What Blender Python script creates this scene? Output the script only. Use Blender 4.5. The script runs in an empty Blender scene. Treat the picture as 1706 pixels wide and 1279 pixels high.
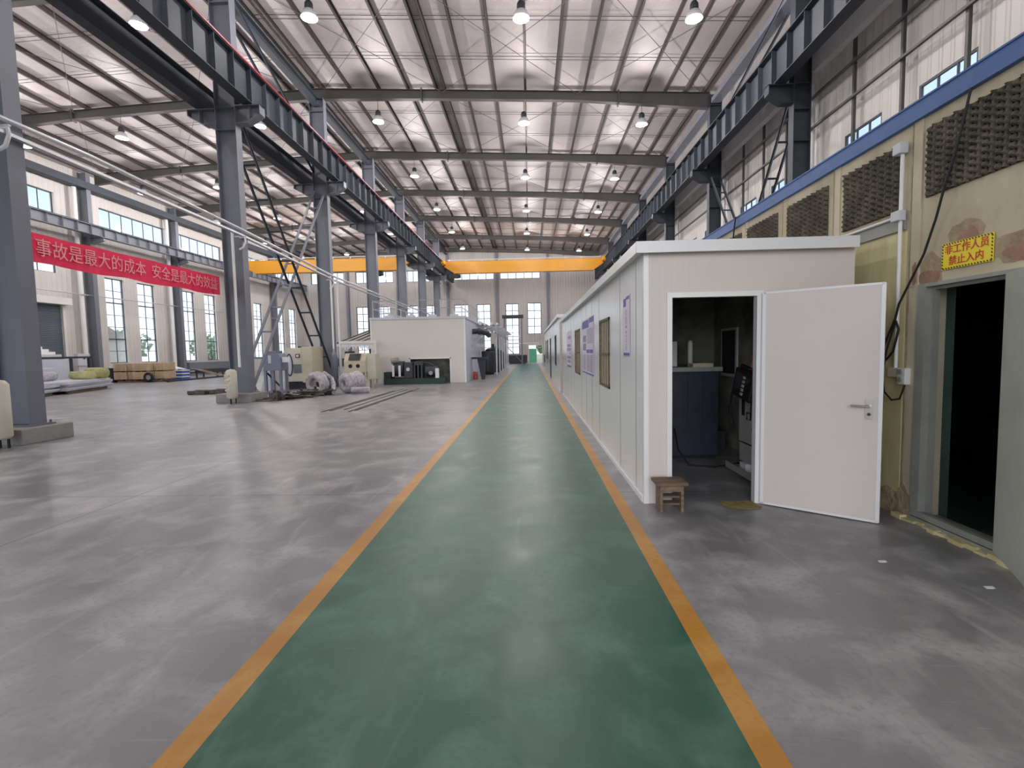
import bpy, math, random
from mathutils import Vector, Matrix, noise
random.seed(7)
scene = bpy.context.scene
COL = scene.collection

# ---------------------------------------------------------------- camera, sky, exposure
CAM_H = 1.6
TH, PS, RO, FPX = 0.0682, 0.0374, 0.0197, 824.07
cam_data = bpy.data.cameras.new('camera')
cam_data.sensor_width = 36.0
cam_data.lens = FPX / 1706 * 36.0
cam_data.clip_end = 500
cam = bpy.data.objects.new('camera', cam_data)
COL.objects.link(cam)
fw = Vector((-math.sin(PS) * math.cos(TH), math.cos(PS) * math.cos(TH), -math.sin(TH)))
r0 = Vector((math.cos(PS), math.sin(PS), 0))
u0 = r0.cross(fw)
rr = r0 * math.cos(RO) - u0 * math.sin(RO)
uu = r0 * math.sin(RO) + u0 * math.cos(RO)
mw = Matrix((rr, uu, -fw)).transposed().to_4x4()
mw.translation = Vector((0, 0, CAM_H))
cam.matrix_world = mw
scene.camera = cam

SKY_STRENGTH = 1.5
LAMP_WATTS = 310
SUN_STRENGTH = 1.35
vs = scene.view_settings
vs.view_transform = 'Standard'
vs.look = 'None'
vs.exposure = 0.22
vs.gamma = 1.0
vs.use_curve_mapping = False

world = bpy.data.worlds.new('sky')
scene.world = world
world.use_nodes = True
wn, wl = world.node_tree.nodes, world.node_tree.links
wn.clear()
tc = wn.new('ShaderNodeTexCoord')
sep = wn.new('ShaderNodeSeparateXYZ')
rampw = wn.new('ShaderNodeValToRGB')
rampw.color_ramp.elements[0].position = 0.0
rampw.color_ramp.elements[0].color = (0.92, 0.95, 0.98, 1)
rampw.color_ramp.elements[1].position = 0.60
rampw.color_ramp.elements[1].color = (0.74, 0.80, 0.90, 1)
e_ = rampw.color_ramp.elements.new(0.13)
e_.color = (0.86, 0.92, 1.0, 1)
e_ = rampw.color_ramp.elements.new(0.28)
e_.color = (0.44, 0.57, 0.76, 1)
bgn = wn.new('ShaderNodeBackground')
bgn.inputs['Strength'].default_value = SKY_STRENGTH
outw = wn.new('ShaderNodeOutputWorld')
wl.new(tc.outputs['Generated'], sep.inputs[0])
wl.new(sep.outputs['Z'], rampw.inputs[0])
wl.new(rampw.outputs[0], bgn.inputs['Color'])
wl.new(bgn.outputs[0], outw.inputs[0])

# hazy low sun added behind the camera; brightens cabin fronts through the added doorways
sun_data = bpy.data.lights.new('sun', 'SUN')
sun_data.energy = SUN_STRENGTH
sun_data.angle = math.radians(48)
sun_data.color = (1.0, 0.965, 0.95)
sun = bpy.data.objects.new('sun', sun_data)
COL.objects.link(sun)
sd = Vector((0.20, 0.95, -0.22)).normalized()
sun.rotation_euler = sd.to_track_quat('-Z', 'Y').to_euler()

# ---------------------------------------------------------------- dimensions (metres)
BAY = 7.542
def FY(k):
    return 9.489 + BAY * (k - 1)
XL_COL, XR_COL = -10.12, 8.93          # centre column row and right column row
XLW, XRW = -28.9, 9.75                 # outer walls, inner faces
YB, YF = -7.0, 62.3                   # back wall and far wall, inner faces
RIDGE_X, RIDGE_Z, SLOPE = -10.1, 14.40, 0.047
def rafter_top(x):
    return RIDGE_Z - SLOPE * abs(x - RIDGE_X)

# ---------------------------------------------------------------- materials
def lin(c):
    c = c / 255.0
    return c / 12.92 if c <= 0.04045 else ((c + 0.055) / 1.055) ** 2.4
def rgb(t):
    return (lin(t[0]), lin(t[1]), lin(t[2]), 1.0)

def mat(name, col, rough=0.6, metal=0.0, var=0.10, scale=3.0, bump=0.0, bscale=20.0, col2=None,
        ribs=None, coat=0.0, stretch=(1, 1, 1), rvar=0.0):
    """Principled material with a noise mix of two tones; ribs=(axis, pitch, depth) adds sheet ribs."""
    m = bpy.data.materials.new(name)
    m.use_nodes = True
    n, l = m.node_tree.nodes, m.node_tree.links
    bs = n['Principled BSDF']
    c1 = rgb(col)
    if col2 is None:
        c2 = tuple(v * (1 - var) for v in c1[:3]) + (1,)
        c1 = tuple(min(1, v * (1 + var * 0.6)) for v in c1[:3]) + (1,)
    else:
        c2 = rgb(col2)
    t = n.new('ShaderNodeTexCoord')
    mp = n.new('ShaderNodeMapping')
    mp.inputs['Scale'].default_value = stretch
    l.new(t.outputs['Object'], mp.inputs[0])
    ns = n.new('ShaderNodeTexNoise')
    ns.inputs['Scale'].default_value = scale
    ns.inputs['Detail'].default_value = 6
    ns.inputs['Roughness'].default_value = 0.6
    l.new(mp.outputs[0], ns.inputs['Vector'])
    rp = n.new('ShaderNodeValToRGB')
    rp.color_ramp.elements[0].position = 0.35
    rp.color_ramp.elements[0].color = c2
    rp.color_ramp.elements[1].position = 0.68
    rp.color_ramp.elements[1].color = c1
    l.new(ns.outputs[0], rp.inputs[0])
    l.new(rp.outputs[0], bs.inputs['Base Color'])
    bs.inputs['Roughness'].default_value = rough
    bs.inputs['Metallic'].default_value = metal
    if coat:
        bs.inputs['Coat Weight'].default_value = coat
        bs.inputs['Coat Roughness'].default_value = 0.15
    if rvar:
        mr = n.new('ShaderNodeMapRange')
        mr.inputs['To Min'].default_value = rough - rvar
        mr.inputs['To Max'].default_value = rough + rvar
        l.new(ns.outputs[0], mr.inputs[0])
        l.new(mr.outputs[0], bs.inputs['Roughness'])
    height = None
    if bump:
        nb = n.new('ShaderNodeTexNoise')
        nb.inputs['Scale'].default_value = bscale
        nb.inputs['Detail'].default_value = 4
        l.new(mp.outputs[0], nb.inputs['Vector'])
        bp = n.new('ShaderNodeBump')
        bp.inputs['Strength'].default_value = bump
        bp.inputs['Distance'].default_value = 0.03
        l.new(nb.outputs[0], bp.inputs['Height'])
        height = bp
    if ribs:
        ax, pitch, depth = ribs
        sp = n.new('ShaderNodeSeparateXYZ')
        l.new(t.outputs['Object'], sp.inputs[0])
        a = n.new('ShaderNodeMath'); a.operation = 'MULTIPLY'
        a.inputs[1].default_value = 1.0 / pitch
        l.new(sp.outputs['XYZ'.index(ax)], a.inputs[0])
        f = n.new('ShaderNodeMath'); f.operation = 'FRACT'
        l.new(a.outputs[0], f.inputs[0])
        pr_ = n.new('ShaderNodeValToRGB')
        els = pr_.color_ramp.elements
        els[0].position = 0.0; els[0].color = (0, 0, 0, 1)
        els[1].position = 1.0; els[1].color = (0, 0, 0, 1)
        for p, v in ((0.55, 0), (0.68, 1), (0.85, 1), (0.97, 0)):
            e = els.new(p); e.color = (v, v, v, 1)
        l.new(f.outputs[0], pr_.inputs[0])
        b2 = n.new('ShaderNodeBump')
        b2.inputs['Strength'].default_value = 1.0
        b2.inputs['Distance'].default_value = depth
        l.new(pr_.outputs[0], b2.inputs['Height'])
        if height:
            l.new(height.outputs[0], b2.inputs['Normal'])
        height = b2
    if height:
        l.new(height.outputs[0], bs.inputs['Normal'])
    return m

def glass_mat(name, tint=(0.93, 0.97, 1.0), gloss=0.07):
    m = bpy.data.materials.new(name)
    m.use_nodes = True
    n, l = m.node_tree.nodes, m.node_tree.links
    n.clear()
    o = n.new('ShaderNodeOutputMaterial')
    tr = n.new('ShaderNodeBsdfTransparent'); tr.inputs[0].default_value = tint + (1,)
    gl = n.new('ShaderNodeBsdfGlossy'); gl.inputs['Roughness'].default_value = 0.05
    nz = n.new('ShaderNodeTexNoise'); nz.inputs['Scale'].default_value = 1.5
    mr = n.new('ShaderNodeMapRange'); mr.inputs['To Min'].default_value = gloss * 0.6
    mr.inputs['To Max'].default_value = gloss * 1.4
    mx = n.new('ShaderNodeMixShader')
    l.new(nz.outputs[0], mr.inputs[0]); l.new(mr.outputs[0], mx.inputs[0])
    l.new(tr.outputs[0], mx.inputs[1]); l.new(gl.outputs[0], mx.inputs[2])
    l.new(mx.outputs[0], o.inputs[0])
    return m

def floor_mat(name, base, dark, light, rough, joints=True, scuff=0.3):
    """Polished concrete or floor paint: blotches, scuffs and, for the slab, sawn joints."""
    m = bpy.data.materials.new(name)
    m.use_nodes = True
    n, l = m.node_tree.nodes, m.node_tree.links
    bs = n['Principled BSDF']
    t = n.new('ShaderNodeTexCoord')
    def nz(scale, detail, stretch=(1, 1, 1), dist=0.0):
        mp = n.new('ShaderNodeMapping'); mp.inputs['Scale'].default_value = stretch
        l.new(t.outputs['Object'], mp.inputs[0])
        x = n.new('ShaderNodeTexNoise'); x.inputs['Scale'].default_value = scale
        x.inputs['Detail'].default_value = detail
        x.inputs['Distortion'].default_value = dist
        l.new(mp.outputs[0], x.inputs['Vector'])
        return x.outputs[0]
    def mix(fac, a, b, typ='MIX', clampf=True):
        x = n.new('ShaderNodeMix'); x.data_type = 'RGBA'; x.blend_type = typ
        if isinstance(fac, float): x.inputs[0].default_value = fac
        else: l.new(fac, x.inputs[0])
        for s, v in ((6, a), (7, b)):
            if isinstance(v, tuple): x.inputs[s].default_value = v
            else: l.new(v, x.inputs[s])
        return x.outputs[2]
    def ramp(src, p0, p1, v0=0.0, v1=1.0):
        x = n.new('ShaderNodeMapRange')
        x.inputs['From Min'].default_value = p0; x.inputs['From Max'].default_value = p1
        x.inputs['To Min'].default_value = v0; x.inputs['To Max'].default_value = v1
        l.new(src, x.inputs[0])
        return x.outputs[0]
    big = nz(0.35, 5, (1, 1, 1), 0.6)
    med = nz(2.2, 8, (1, 1, 1), 0.4)
    fine = nz(28, 6)
    streak = nz(1.6, 7, (3.2, 0.45, 1), 1.2)
    scr = nz(5.0, 3, (0.25, 4.0, 1), 2.5)
    c = mix(ramp(big, 0.35, 0.68), rgb(dark), rgb(base))
    c = mix(ramp(med, 0.46, 0.72, 0, 0.7), c, rgb(light))
    c = mix(ramp(fine, 0.50, 0.74, 0, 0.5), c, rgb(dark))
    c = mix(ramp(streak, 0.60, 0.78, 0, scuff), c, rgb(light))
    c = mix(ramp(scr, 0.66, 0.74, 0, scuff * 0.6), c, rgb(light))
    spots = n.new('ShaderNodeTexVoronoi'); spots.inputs['Scale'].default_value = 0.9
    mp2 = n.new('ShaderNodeMapping'); l.new(t.outputs['Object'], mp2.inputs[0])
    l.new(mp2.outputs[0], spots.inputs['Vector'])
    c = mix(ramp(spots.outputs['Distance'], 0.02, 0.05, 0.5, 0.0), c, (0.03, 0.03, 0.03, 1))
    if joints:
        sp = n.new('ShaderNodeSeparateXYZ'); l.new(t.outputs['Object'], sp.inputs[0])
        for ax, pitch, off in ((0, 12.0, 7.4), (1, 6.0, 5.45)):
            a = n.new('ShaderNodeMath'); a.operation = 'ADD'; a.inputs[1].default_value = 600 - off
            l.new(sp.outputs[ax], a.inputs[0])
            b = n.new('ShaderNodeMath'); b.operation = 'MODULO'; b.inputs[1].default_value = pitch
            l.new(a.outputs[0], b.inputs[0])
            d = n.new('ShaderNodeMath'); d.operation = 'LESS_THAN'; d.inputs[1].default_value = 0.016
            l.new(b.outputs[0], d.inputs[0])
            e = n.new('ShaderNodeMath'); e.operation = 'MULTIPLY'; e.inputs[1].default_value = 0.65
            l.new(d.outputs[0], e.inputs[0])
            c = mix(e.outputs[0], c, (0.05, 0.05, 0.05, 1))
    l.new(c, bs.inputs['Base Color'])
    rg = ramp(med, 0.3, 0.75, rough - 0.06, rough + 0.12)
    l.new(rg, bs.inputs['Roughness'])
    bp = n.new('ShaderNodeBump'); bp.inputs['Strength'].default_value = 0.12
    bp.inputs['Distance'].default_value = 0.02
    l.new(nz(3.5, 4, (1, 1, 1)), bp.inputs['Height'])
    l.new(bp.outputs[0], bs.inputs['Normal'])
    return m

M = {}
M['steel'] = mat('grey_paint_steel', (118, 121, 132), 0.45, 0.0, 0.06, 1.5)
M['steel_dark'] = mat('dark_grey_paint_steel', (62, 68, 77), 0.62, 0.0, 0.08, 1.5)
M['rafter'] = mat('rafter_paint', (84, 81, 80), 0.5, 0.0, 0.08, 1.0)
M['purlin'] = mat('purlin_paint', (78, 69, 71), 0.55, 0.0, 0.10, 1.0)
M['rod'] = mat('rod_steel', (95, 90, 92), 0.5, 0.2)
M['foil'] = mat('foil_insulation', (196, 187, 186), 0.55, 0.15, 0.08, 0.8, 0.5, 5.5)
M['sheet_y'] = mat('ribbed_sheet_side', (213, 207, 203), 0.5, 0.0, 0.04, 0.6, ribs=('Y', 0.33, 0.02))
M['sheet_x'] = mat('ribbed_sheet_end', (194, 189, 187), 0.5, 0.0, 0.04, 0.6, ribs=('X', 0.33, 0.02))
M['white_trim'] = mat('white_trim_paint', (225, 222, 220), 0.45, 0.0, 0.04)
M['win_frame'] = mat('window_frame_grey', (70, 74, 86), 0.5)
M['glass'] = glass_mat('clear_pane')
M['concrete'] = floor_mat('polished_concrete', (152, 150, 150), (120, 119, 121), (190, 187, 187), 0.35, True, 0.34)
M['green'] = floor_mat('green_floor_paint', (44, 100, 79), (33, 85, 66), (98, 140, 122), 0.37, False, 0.28)
M['stripe'] = floor_mat('yellow_floor_paint', (208, 146, 48), (176, 118, 36), (214, 170, 96), 0.38, False, 0.3)
M['red'] = mat('red_rail_paint', (170, 40, 55), 0.5)
M['crane_yellow'] = mat('crane_yellow_paint', (240, 168, 32), 0.4, 0.0, 0.05, 0.5)
M['crane_red'] = mat('crane_red_paint', (190, 90, 92), 0.5)
M['banner'] = mat('red_banner_cloth', (246, 50, 92), 0.7, 0.0, 0.05, 2.0, 0.25, 2.0)
M['banner_text'] = mat('banner_lettering', (248, 170, 178), 0.7)
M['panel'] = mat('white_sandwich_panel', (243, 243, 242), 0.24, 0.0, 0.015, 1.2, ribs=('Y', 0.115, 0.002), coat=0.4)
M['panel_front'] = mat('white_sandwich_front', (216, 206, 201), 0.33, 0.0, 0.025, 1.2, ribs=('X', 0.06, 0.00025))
M['panel_trim'] = mat('white_aluminium_trim', (232, 231, 232), 0.35, 0.1, 0.03)
M['seam'] = mat('panel_joint_seam', (120, 122, 124), 0.6)
M['grimy'] = mat('grimy_lining', (168, 168, 156), 0.6, 0.0, 0.3, 2.0, col2=(104, 106, 98))
M['navy'] = mat('dark_navy_cabinet', (40, 48, 66), 0.5, 0.0, 0.25, 2.0)
M['black'] = mat('black_rubber', (26, 27, 30), 0.6)
M['charcoal'] = mat('charcoal_paint', (52, 54, 60), 0.5)
M['old_wall'] = mat('stained_plaster', (220, 210, 184), 0.8, 0.0, 0.2, 1.7, 0.35, 9.0, col2=(188, 176, 148), stretch=(1, 1, 0.6))
M['old_yellow'] = mat('yellowed_board', (228, 218, 172), 0.6, 0.0, 0.15, 1.5, 0.1, 6.0, col2=(200, 188, 138), stretch=(1, 3, 0.6))
M['brick'] = mat('exposed_brick', (184, 136, 116), 0.9, 0.0, 0.2, 8.0, 0.6, 14.0, col2=(154, 122, 102))
M['mortar'] = mat('crumbled_mortar', (190, 170, 142), 0.95, 0.0, 0.3, 7.0, 0.8, 18.0, col2=(158, 138, 112))
M['blue'] = mat('blue_channel_paint', (58, 100, 160), 0.5, 0.0, 0.1, 3.0, 0.15, 12.0)
M['foam'] = mat('dusty_acoustic_foam', (118, 109, 95), 0.95, 0.0, 0.3, 5.0, 0.2, 40.0, col2=(82, 76, 68))
M['galv'] = mat('galvanised_frame', (158, 160, 153), 0.5, 0.05, 0.12, 4.0)
M['leaf_grey'] = mat('grey_green_door_paint', (180, 185, 174), 0.55, 0.0, 0.1, 2.0)
M['dark_room'] = mat('dark_green_lining', (70, 98, 90), 0.7, 0.0, 0.3, 2.0)
M['white'] = mat('white_plastic', (236, 236, 236), 0.4, 0.0, 0.03)
M['offwhite'] = mat('off_white_paint', (214, 208, 192), 0.5, 0.0, 0.06)
M['cream'] = mat('cream_machine_paint', (207, 197, 173), 0.5, 0.0, 0.08, 3.0)
M['sign_yellow'] = mat('yellow_sign_board', (250, 226, 50), 0.5, 0.0, 0.04)
M['sign_red'] = mat('red_sign_lettering', (206, 60, 40), 0.5)
M['sign_black'] = mat('black_sign_marks', (46, 44, 30), 0.5)
M['chrome'] = mat('brushed_steel', (190, 184, 180), 0.3, 0.9, 0.05)
M['pipe'] = mat('galvanised_pipe', (200, 202, 206), 0.35, 0.5, 0.06)
M['curtain'] = mat('pale_curtain', (232, 216, 196), 0.8, 0.0, 0.08, 2.0)
M['wood'] = mat('weathered_wood', (138, 116, 94), 0.8, 0.0, 0.3, 6.0, 0.3, 20.0, col2=(96, 80, 66), stretch=(1, 6, 6))
M['crate'] = mat('pale_crate_board', (214, 198, 176), 0.85, 0.0, 0.2, 3.0, col2=(176, 152, 124))
M['carton'] = mat('cardboard', (204, 178, 146), 0.85, 0.0, 0.1, 3.0)
M['poster'] = mat('pale_lilac_paper', (226, 214, 230), 0.45, 0.0, 0.03)
M['poster_blue'] = mat('blue_print', (92, 98, 170), 0.45, 0.0, 0.1, 6.0)
M['poster_grey'] = mat('grey_print', (150, 144, 168), 0.45, 0.0, 0.1, 12.0)
M['shutter'] = mat('slate_shutter', (92, 102, 112), 0.5, 0.0, 0.05, 1.0, ribs=('Z', 0.11, 0.03))
M['cab_blue'] = mat('blue_grey_cabinet', (118, 125, 144), 0.45, 0.0, 0.05)
M['cab_pale'] = mat('pale_grey_cabinet', (206, 208, 216), 0.45, 0.0, 0.04)
M['ring'] = mat('wire_wrap_plastic', (214, 206, 212), 0.4, 0.0, 0.3, 9.0, 0.5, 16.0, col2=(150, 144, 150))
M['scrap'] = mat('oily_scrap_steel', (110, 102, 92), 0.5, 0.4, 0.4, 8.0, col2=(52, 52, 54))
M['bar'] = mat('dull_bar_steel', (96, 94, 94), 0.5, 0.3)
M['yellow_foam'] = mat('olive_yellow_roll', (198, 196, 144), 0.8, 0.0, 0.12, 3.0, col2=(160, 158, 110))
M['plinth'] = mat('concrete_plinth', (150, 146, 144), 0.85, 0.0, 0.12, 3.0, 0.3, 15.0)
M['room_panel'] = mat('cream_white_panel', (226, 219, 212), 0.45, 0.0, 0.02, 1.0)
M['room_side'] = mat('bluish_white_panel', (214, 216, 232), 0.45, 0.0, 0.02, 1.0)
M['machine_dark'] = mat('dark_machine_paint', (62, 64, 72), 0.45, 0.2, 0.2, 4.0)
M['green_dark'] = mat('dark_green_skid', (36, 60, 52), 0.5, 0.0, 0.15)
M['green_sheet'] = mat('green_gate_sheet', (112, 190, 158), 0.6, 0.0, 0.12, 3.0)
M['tent'] = mat('weathered_roof_sheet', (150, 144, 134), 0.6, 0.0, 0.12, 3.0)
M['sack_blue'] = mat('blue_white_carton', (66, 98, 172), 0.6)
M['orange'] = mat('orange_helmet', (236, 140, 84), 0.4)
M['lamp_shade'] = mat('lamp_prismatic_shade', (206, 206, 208), 0.25, 0.1, 0.03)
M['ground'] = mat('outdoor_ground', (178, 174, 156), 0.9, 0.0, 0.2, 0.4, col2=(138, 146, 112))
M['leaf'] = mat('outdoor_leaf', (160, 178, 142), 0.8, 0.0, 0.25, 2.0)
M['house'] = mat('outdoor_wall', (212, 204, 190), 0.8)
M['rooftile'] = mat('outdoor_roof', (176, 164, 154), 0.8)
M['bark'] = mat('outdoor_bark', (104, 88, 70), 0.9)
M['dust'] = mat('yellow_dust', (176, 158, 92), 0.95, 0.0, 0.3, 14.0, 0.3, 30.0, col2=(120, 108, 78))
M['cab_panel'] = mat('dull_white_machine_panel', (176, 178, 170), 0.5, 0.0, 0.1, 3.0)

# ---------------------------------------------------------------- mesh builder
class MB:
    def __init__(s):
        s.v, s.f, s.m, s.sm = [], [], [], []
    def add(s, vs_, fs, m=0, smooth=False):
        o = len(s.v)
        s.v += [tuple(x) for x in vs_]
        for f in fs:
            s.f.append(tuple(o + i for i in f)); s.m.append(m); s.sm.append(smooth)
        return s
    def box(s, x0, x1, y0, y1, z0, z1, m=0):
        if x0 > x1: x0, x1 = x1, x0
        if y0 > y1: y0, y1 = y1, y0
        if z0 > z1: z0, z1 = z1, z0
        return s.add([(x0, y0, z0), (x1, y0, z0), (x1, y1, z0), (x0, y1, z0), (x0, y0, z1), (x1, y0, z1), (x1, y1, z1), (x0, y1, z1)],
                     [(0, 3, 2, 1), (4, 5, 6, 7), (0, 1, 5, 4), (1, 2, 6, 5), (2, 3, 7, 6), (3, 0, 4, 7)], m)
    def bar(s, p0, p1, w, h, up=(0, 0, 1), m=0, off=(0, 0)):
        """rectangular bar from p0 to p1, w across, h along 'up'"""
        p0, p1, up = Vector(p0), Vector(p1), Vector(up)
        d = (p1 - p0).normalized()
        a = d.cross(up)
        if a.length < 1e-6: a = d.cross(Vector((1, 0, 0)))
        a.normalize(); b = a.cross(d).normalized()
        p0 = p0 + a * off[0] + b * off[1]; p1 = p1 + a * off[0] + b * off[1]
        vs_ = []
        for p in (p0, p1):
            for sa, sb in ((-1, -1), (1, -1), (1, 1), (-1, 1)):
                vs_.append(p + a * (sa * w / 2) + b * (sb * h / 2))
        return s.add(vs_, [(3, 2, 1, 0), (4, 5, 6, 7), (0, 1, 5, 4), (1, 2, 6, 5), (2, 3, 7, 6), (3, 0, 4, 7)], m)
    def ibeam(s, p0, p1, h, b, tf, tw, up=(0, 0, 1), m=0):
        s.bar(p0, p1, b, tf, up, m, (0, h / 2 - tf / 2))
        s.bar(p0, p1, b, tf, up, m, (0, -h / 2 + tf / 2))
        s.bar(p0, p1, tw, h - 2 * tf, up, m)
        return s
    def cyl(s, p0, p1, r, n=12, r2=None, m=0, caps=True, smooth=True):
        p0, p1 = Vector(p0), Vector(p1)
        if r2 is None: r2 = r
        d = (p1 - p0).normalized()
        a = d.cross(Vector((0, 0, 1)))
        if a.length < 1e-4: a = Vector((1, 0, 0))
        a.normalize(); b = d.cross(a)
        vs_ = []
        for p, q in ((p0, r), (p1, r2)):
            for i in range(n):
                t = 2 * math.pi * i / n
                vs_.append(p + (a * math.cos(t) + b * math.sin(t)) * q)
        s.add(vs_, [(i, (i + 1) % n, n + (i + 1) % n, n + i) for i in range(n)], m, smooth)
        if caps:
            s.add(vs_[:n], [tuple(range(n))[::-1]], m); s.add(vs_[n:], [tuple(range(n))], m)
        return s
    def tube(s, pts, r, n=8, m=0):
        pts = [Vector(p) for p in pts]
        rings = []
        prev = None
        for i, p in enumerate(pts):
            d = (pts[min(i + 1, len(pts) - 1)] - pts[max(i - 1, 0)]).normalized()
            if prev is None:
                a = d.cross(Vector((0, 0, 1)))
                if a.length < 1e-3: a = d.cross(Vector((1, 0, 0)))
            else:
                a = prev - d * prev.dot(d)
            a.normalize(); prev = a
            b = d.cross(a)
            rings.append([p + (a * math.cos(2 * math.pi * k / n) + b * math.sin(2 * math.pi * k / n)) * r for k in range(n)])
        vs_ = [v for rg in rings for v in rg]
        fs = []
        for i in range(len(pts) - 1):
            for k in range(n):
                fs.append((i * n + k, i * n + (k + 1) % n, (i + 1) * n + (k + 1) % n, (i + 1) * n + k))
        s.add(vs_, fs, m, True)
        s.add(rings[0], [tuple(range(n))[::-1]], m); s.add(rings[-1], [tuple(range(n))], m)
        return s
    def lathe(s, c, prof, n=20, m=0, axis='Z'):
        c = Vector(c); vs_ = []
        for r, h in prof:
            for k in range(n):
                t = 2 * math.pi * k / n
                if axis == 'Z': vs_.append(c + Vector((r * math.cos(t), r * math.sin(t), h)))
                elif axis == 'Y': vs_.append(c + Vector((r * math.cos(t), h, r * math.sin(t))))
                else: vs_.append(c + Vector((h, r * math.cos(t), r * math.sin(t))))
        fs = []
        for i in range(len(prof) - 1):
            for k in range(n):
                fs.append((i * n + k, i * n + (k + 1) % n, (i + 1) * n + (k + 1) % n, (i + 1) * n + k))
        return s.add(vs_, fs, m, True)
    def prism(s, poly, axis, a0, a1, m=0):
        """extrude a polygon along an axis; poly gives the other two coordinates in XYZ order"""
        def P(u, v, w):
            return {'X': (w, u, v), 'Y': (u, w, v), 'Z': (u, v, w)}[axis]
        n = len(poly)
        vs_ = [P(u, v, a0) for u, v in poly] + [P(u, v, a1) for u, v in poly]
        return s.add(vs_, [tuple(range(n))[::-1], tuple(range(n, 2 * n))] + [(i, (i + 1) % n, n + (i + 1) % n, n + i) for i in range(n)], m)
    def torus(s, c, R, r, axis='Z', n=24, k=10, m=0, a0=0.0, a1=2 * math.pi):
        c = Vector(c); vs_ = []; full = abs(a1 - a0 - 2 * math.pi) < 1e-6
        cnt = n if full else n + 1
        for i in range(cnt):
            t = a0 + (a1 - a0) * i / n
            for j in range(k):
                q = 2 * math.pi * j / k
                rad = R + r * math.cos(q); h = r * math.sin(q)
                x, y = rad * math.cos(t), rad * math.sin(t)
                vs_.append(c + Vector({'Z': (x, y, h), 'Y': (x, h, y), 'X': (h, x, y)}[axis]))
        fs = []
        for i in range(n):
            i2 = (i + 1) % cnt
            for j in range(k):
                fs.append((i * k + j, i * k + (j + 1) % k, i2 * k + (j + 1) % k, i2 * k + j))
        return s.add(vs_, fs, m, True)
    def jitter(s, a, seed=0, sc=3.0):
        for i, v in enumerate(s.v):
            d = noise.noise_vector(Vector(v) * sc + Vector((seed, 0, 0)))
            s.v[i] = (v[0] + d.x * a, v[1] + d.y * a, v[2] + d.z * a)
        return s
    def build(s, name, mats, parent=None, bevel=0.0):
        o0 = world_org(parent)
        me = bpy.data.meshes.new(name)
        me.from_pydata([(v[0] - o0.x, v[1] - o0.y, v[2] - o0.z) for v in s.v], [], s.f)
        if not isinstance(mats, (list, tuple)): mats = [mats]
        for m in mats: me.materials.append(m)
        me.polygons.foreach_set('material_index', s.m)
        me.polygons.foreach_set('use_smooth', s.sm)
        me.update()
        o = bpy.data.objects.new(name, me)
        COL.objects.link(o)
        if parent: o.parent = parent
        ORG[o.name] = Vector((0, 0, 0))
        if bevel:
            b = o.modifiers.new('bevel', 'BEVEL'); b.width = bevel; b.segments = 2; b.limit_method = 'ANGLE'
        return o

ORG = {}
def world_org(parent):
    t = Vector((0, 0, 0))
    while parent is not None:
        t = t + ORG.get(parent.name, Vector((0, 0, 0)))
        parent = parent.parent
    return t

def thing(name, label, cat, loc, group=None):
    o = bpy.data.objects.new(name, None)
    o.empty_display_size = 0.2
    COL.objects.link(o)
    o.location = loc
    ORG[o.name] = Vector(loc)
    o['label'] = label; o['category'] = cat
    if group: o['group'] = group
    return o
def tag(o, label, cat, group=None, kind=None):
    o['label'] = label; o['category'] = cat
    if group: o['group'] = group
    if kind: o['kind'] = kind
    return o
def struct(o, label=None):
    o['kind'] = 'structure'
    if label: o['label'] = label
    return o
def dup(root, loc, label=None, rotz=None):
    def cp(o, parent):
        c = o.copy(); COL.objects.link(c)
        if parent: c.parent = parent
        for ch in o.children: cp(ch, c)
        return c
    r = cp(root, None)
    r.location = loc
    ORG[r.name] = Vector(loc)
    if rotz is not None: r.rotation_euler.z = rotz
    if label: r['label'] = label
    return r
def setbase(o, p):
    """give a single-mesh thing its origin at p without moving it"""
    p = Vector(p)
    o.data.transform(Matrix.Translation(-p))
    o.location = p
    ORG[o.name] = p
    return o

def text_mesh(name, body, size, depth, material, parent, origin, ux, uy, sx=1.0, heavy=0.0):
    cu = bpy.data.curves.new(name, 'FONT')
    cu.body = body; cu.size = size; cu.extrude = depth; cu.offset = size * heavy
    cu.align_x = 'CENTER'; cu.align_y = 'CENTER'
    cu.resolution_u = 3
    to = bpy.data.objects.new(name + '_curve', cu)
    COL.objects.link(to)
    dg = bpy.context.evaluated_depsgraph_get()
    me = bpy.data.meshes.new_from_object(to.evaluated_get(dg))
    bpy.data.objects.remove(to)
    ux, uy = Vector(ux), Vector(uy); uz = ux.cross(uy)
    o0 = world_org(parent)
    mt = Matrix((ux * sx, uy, uz)).transposed().to_4x4()
    mt.translation = Vector(origin) - o0
    me.transform(mt)
    me.materials.clear(); me.materials.append(material)
    o = bpy.data.objects.new(name, me)
    COL.objects.link(o); o.parent = parent
    ORG[o.name] = Vector((0, 0, 0))
    return o

ORD = ['', 'first', 'second', 'third', 'fourth', 'fifth', 'sixth', 'seventh', 'eighth', 'ninth', 'tenth', 'eleventh', 'twelfth']
# ================================================================ SHELL
fl = MB().box(-29.5, 10.2, YB - 0.3, YF + 0.3, -0.2, 0.0).build('floor', M['concrete'])
struct(fl, 'grey polished concrete factory floor')
LX0, LX1 = -1.51, 0.97
MB().box(LX0 + 0.13, LX1 - 0.12, -6, 56.5, 0.0, 0.003).build('painted_walkway', M['green'], fl)
MB().box(LX0, LX0 + 0.13, -6, 56.5, 0.0, 0.0035).build('yellow_stripe', M['stripe'], fl)
MB().box(LX1 - 0.12, LX1, -6, 56.5, 0.0, 0.0035).build('yellow_stripe', M['stripe'], fl)

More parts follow.
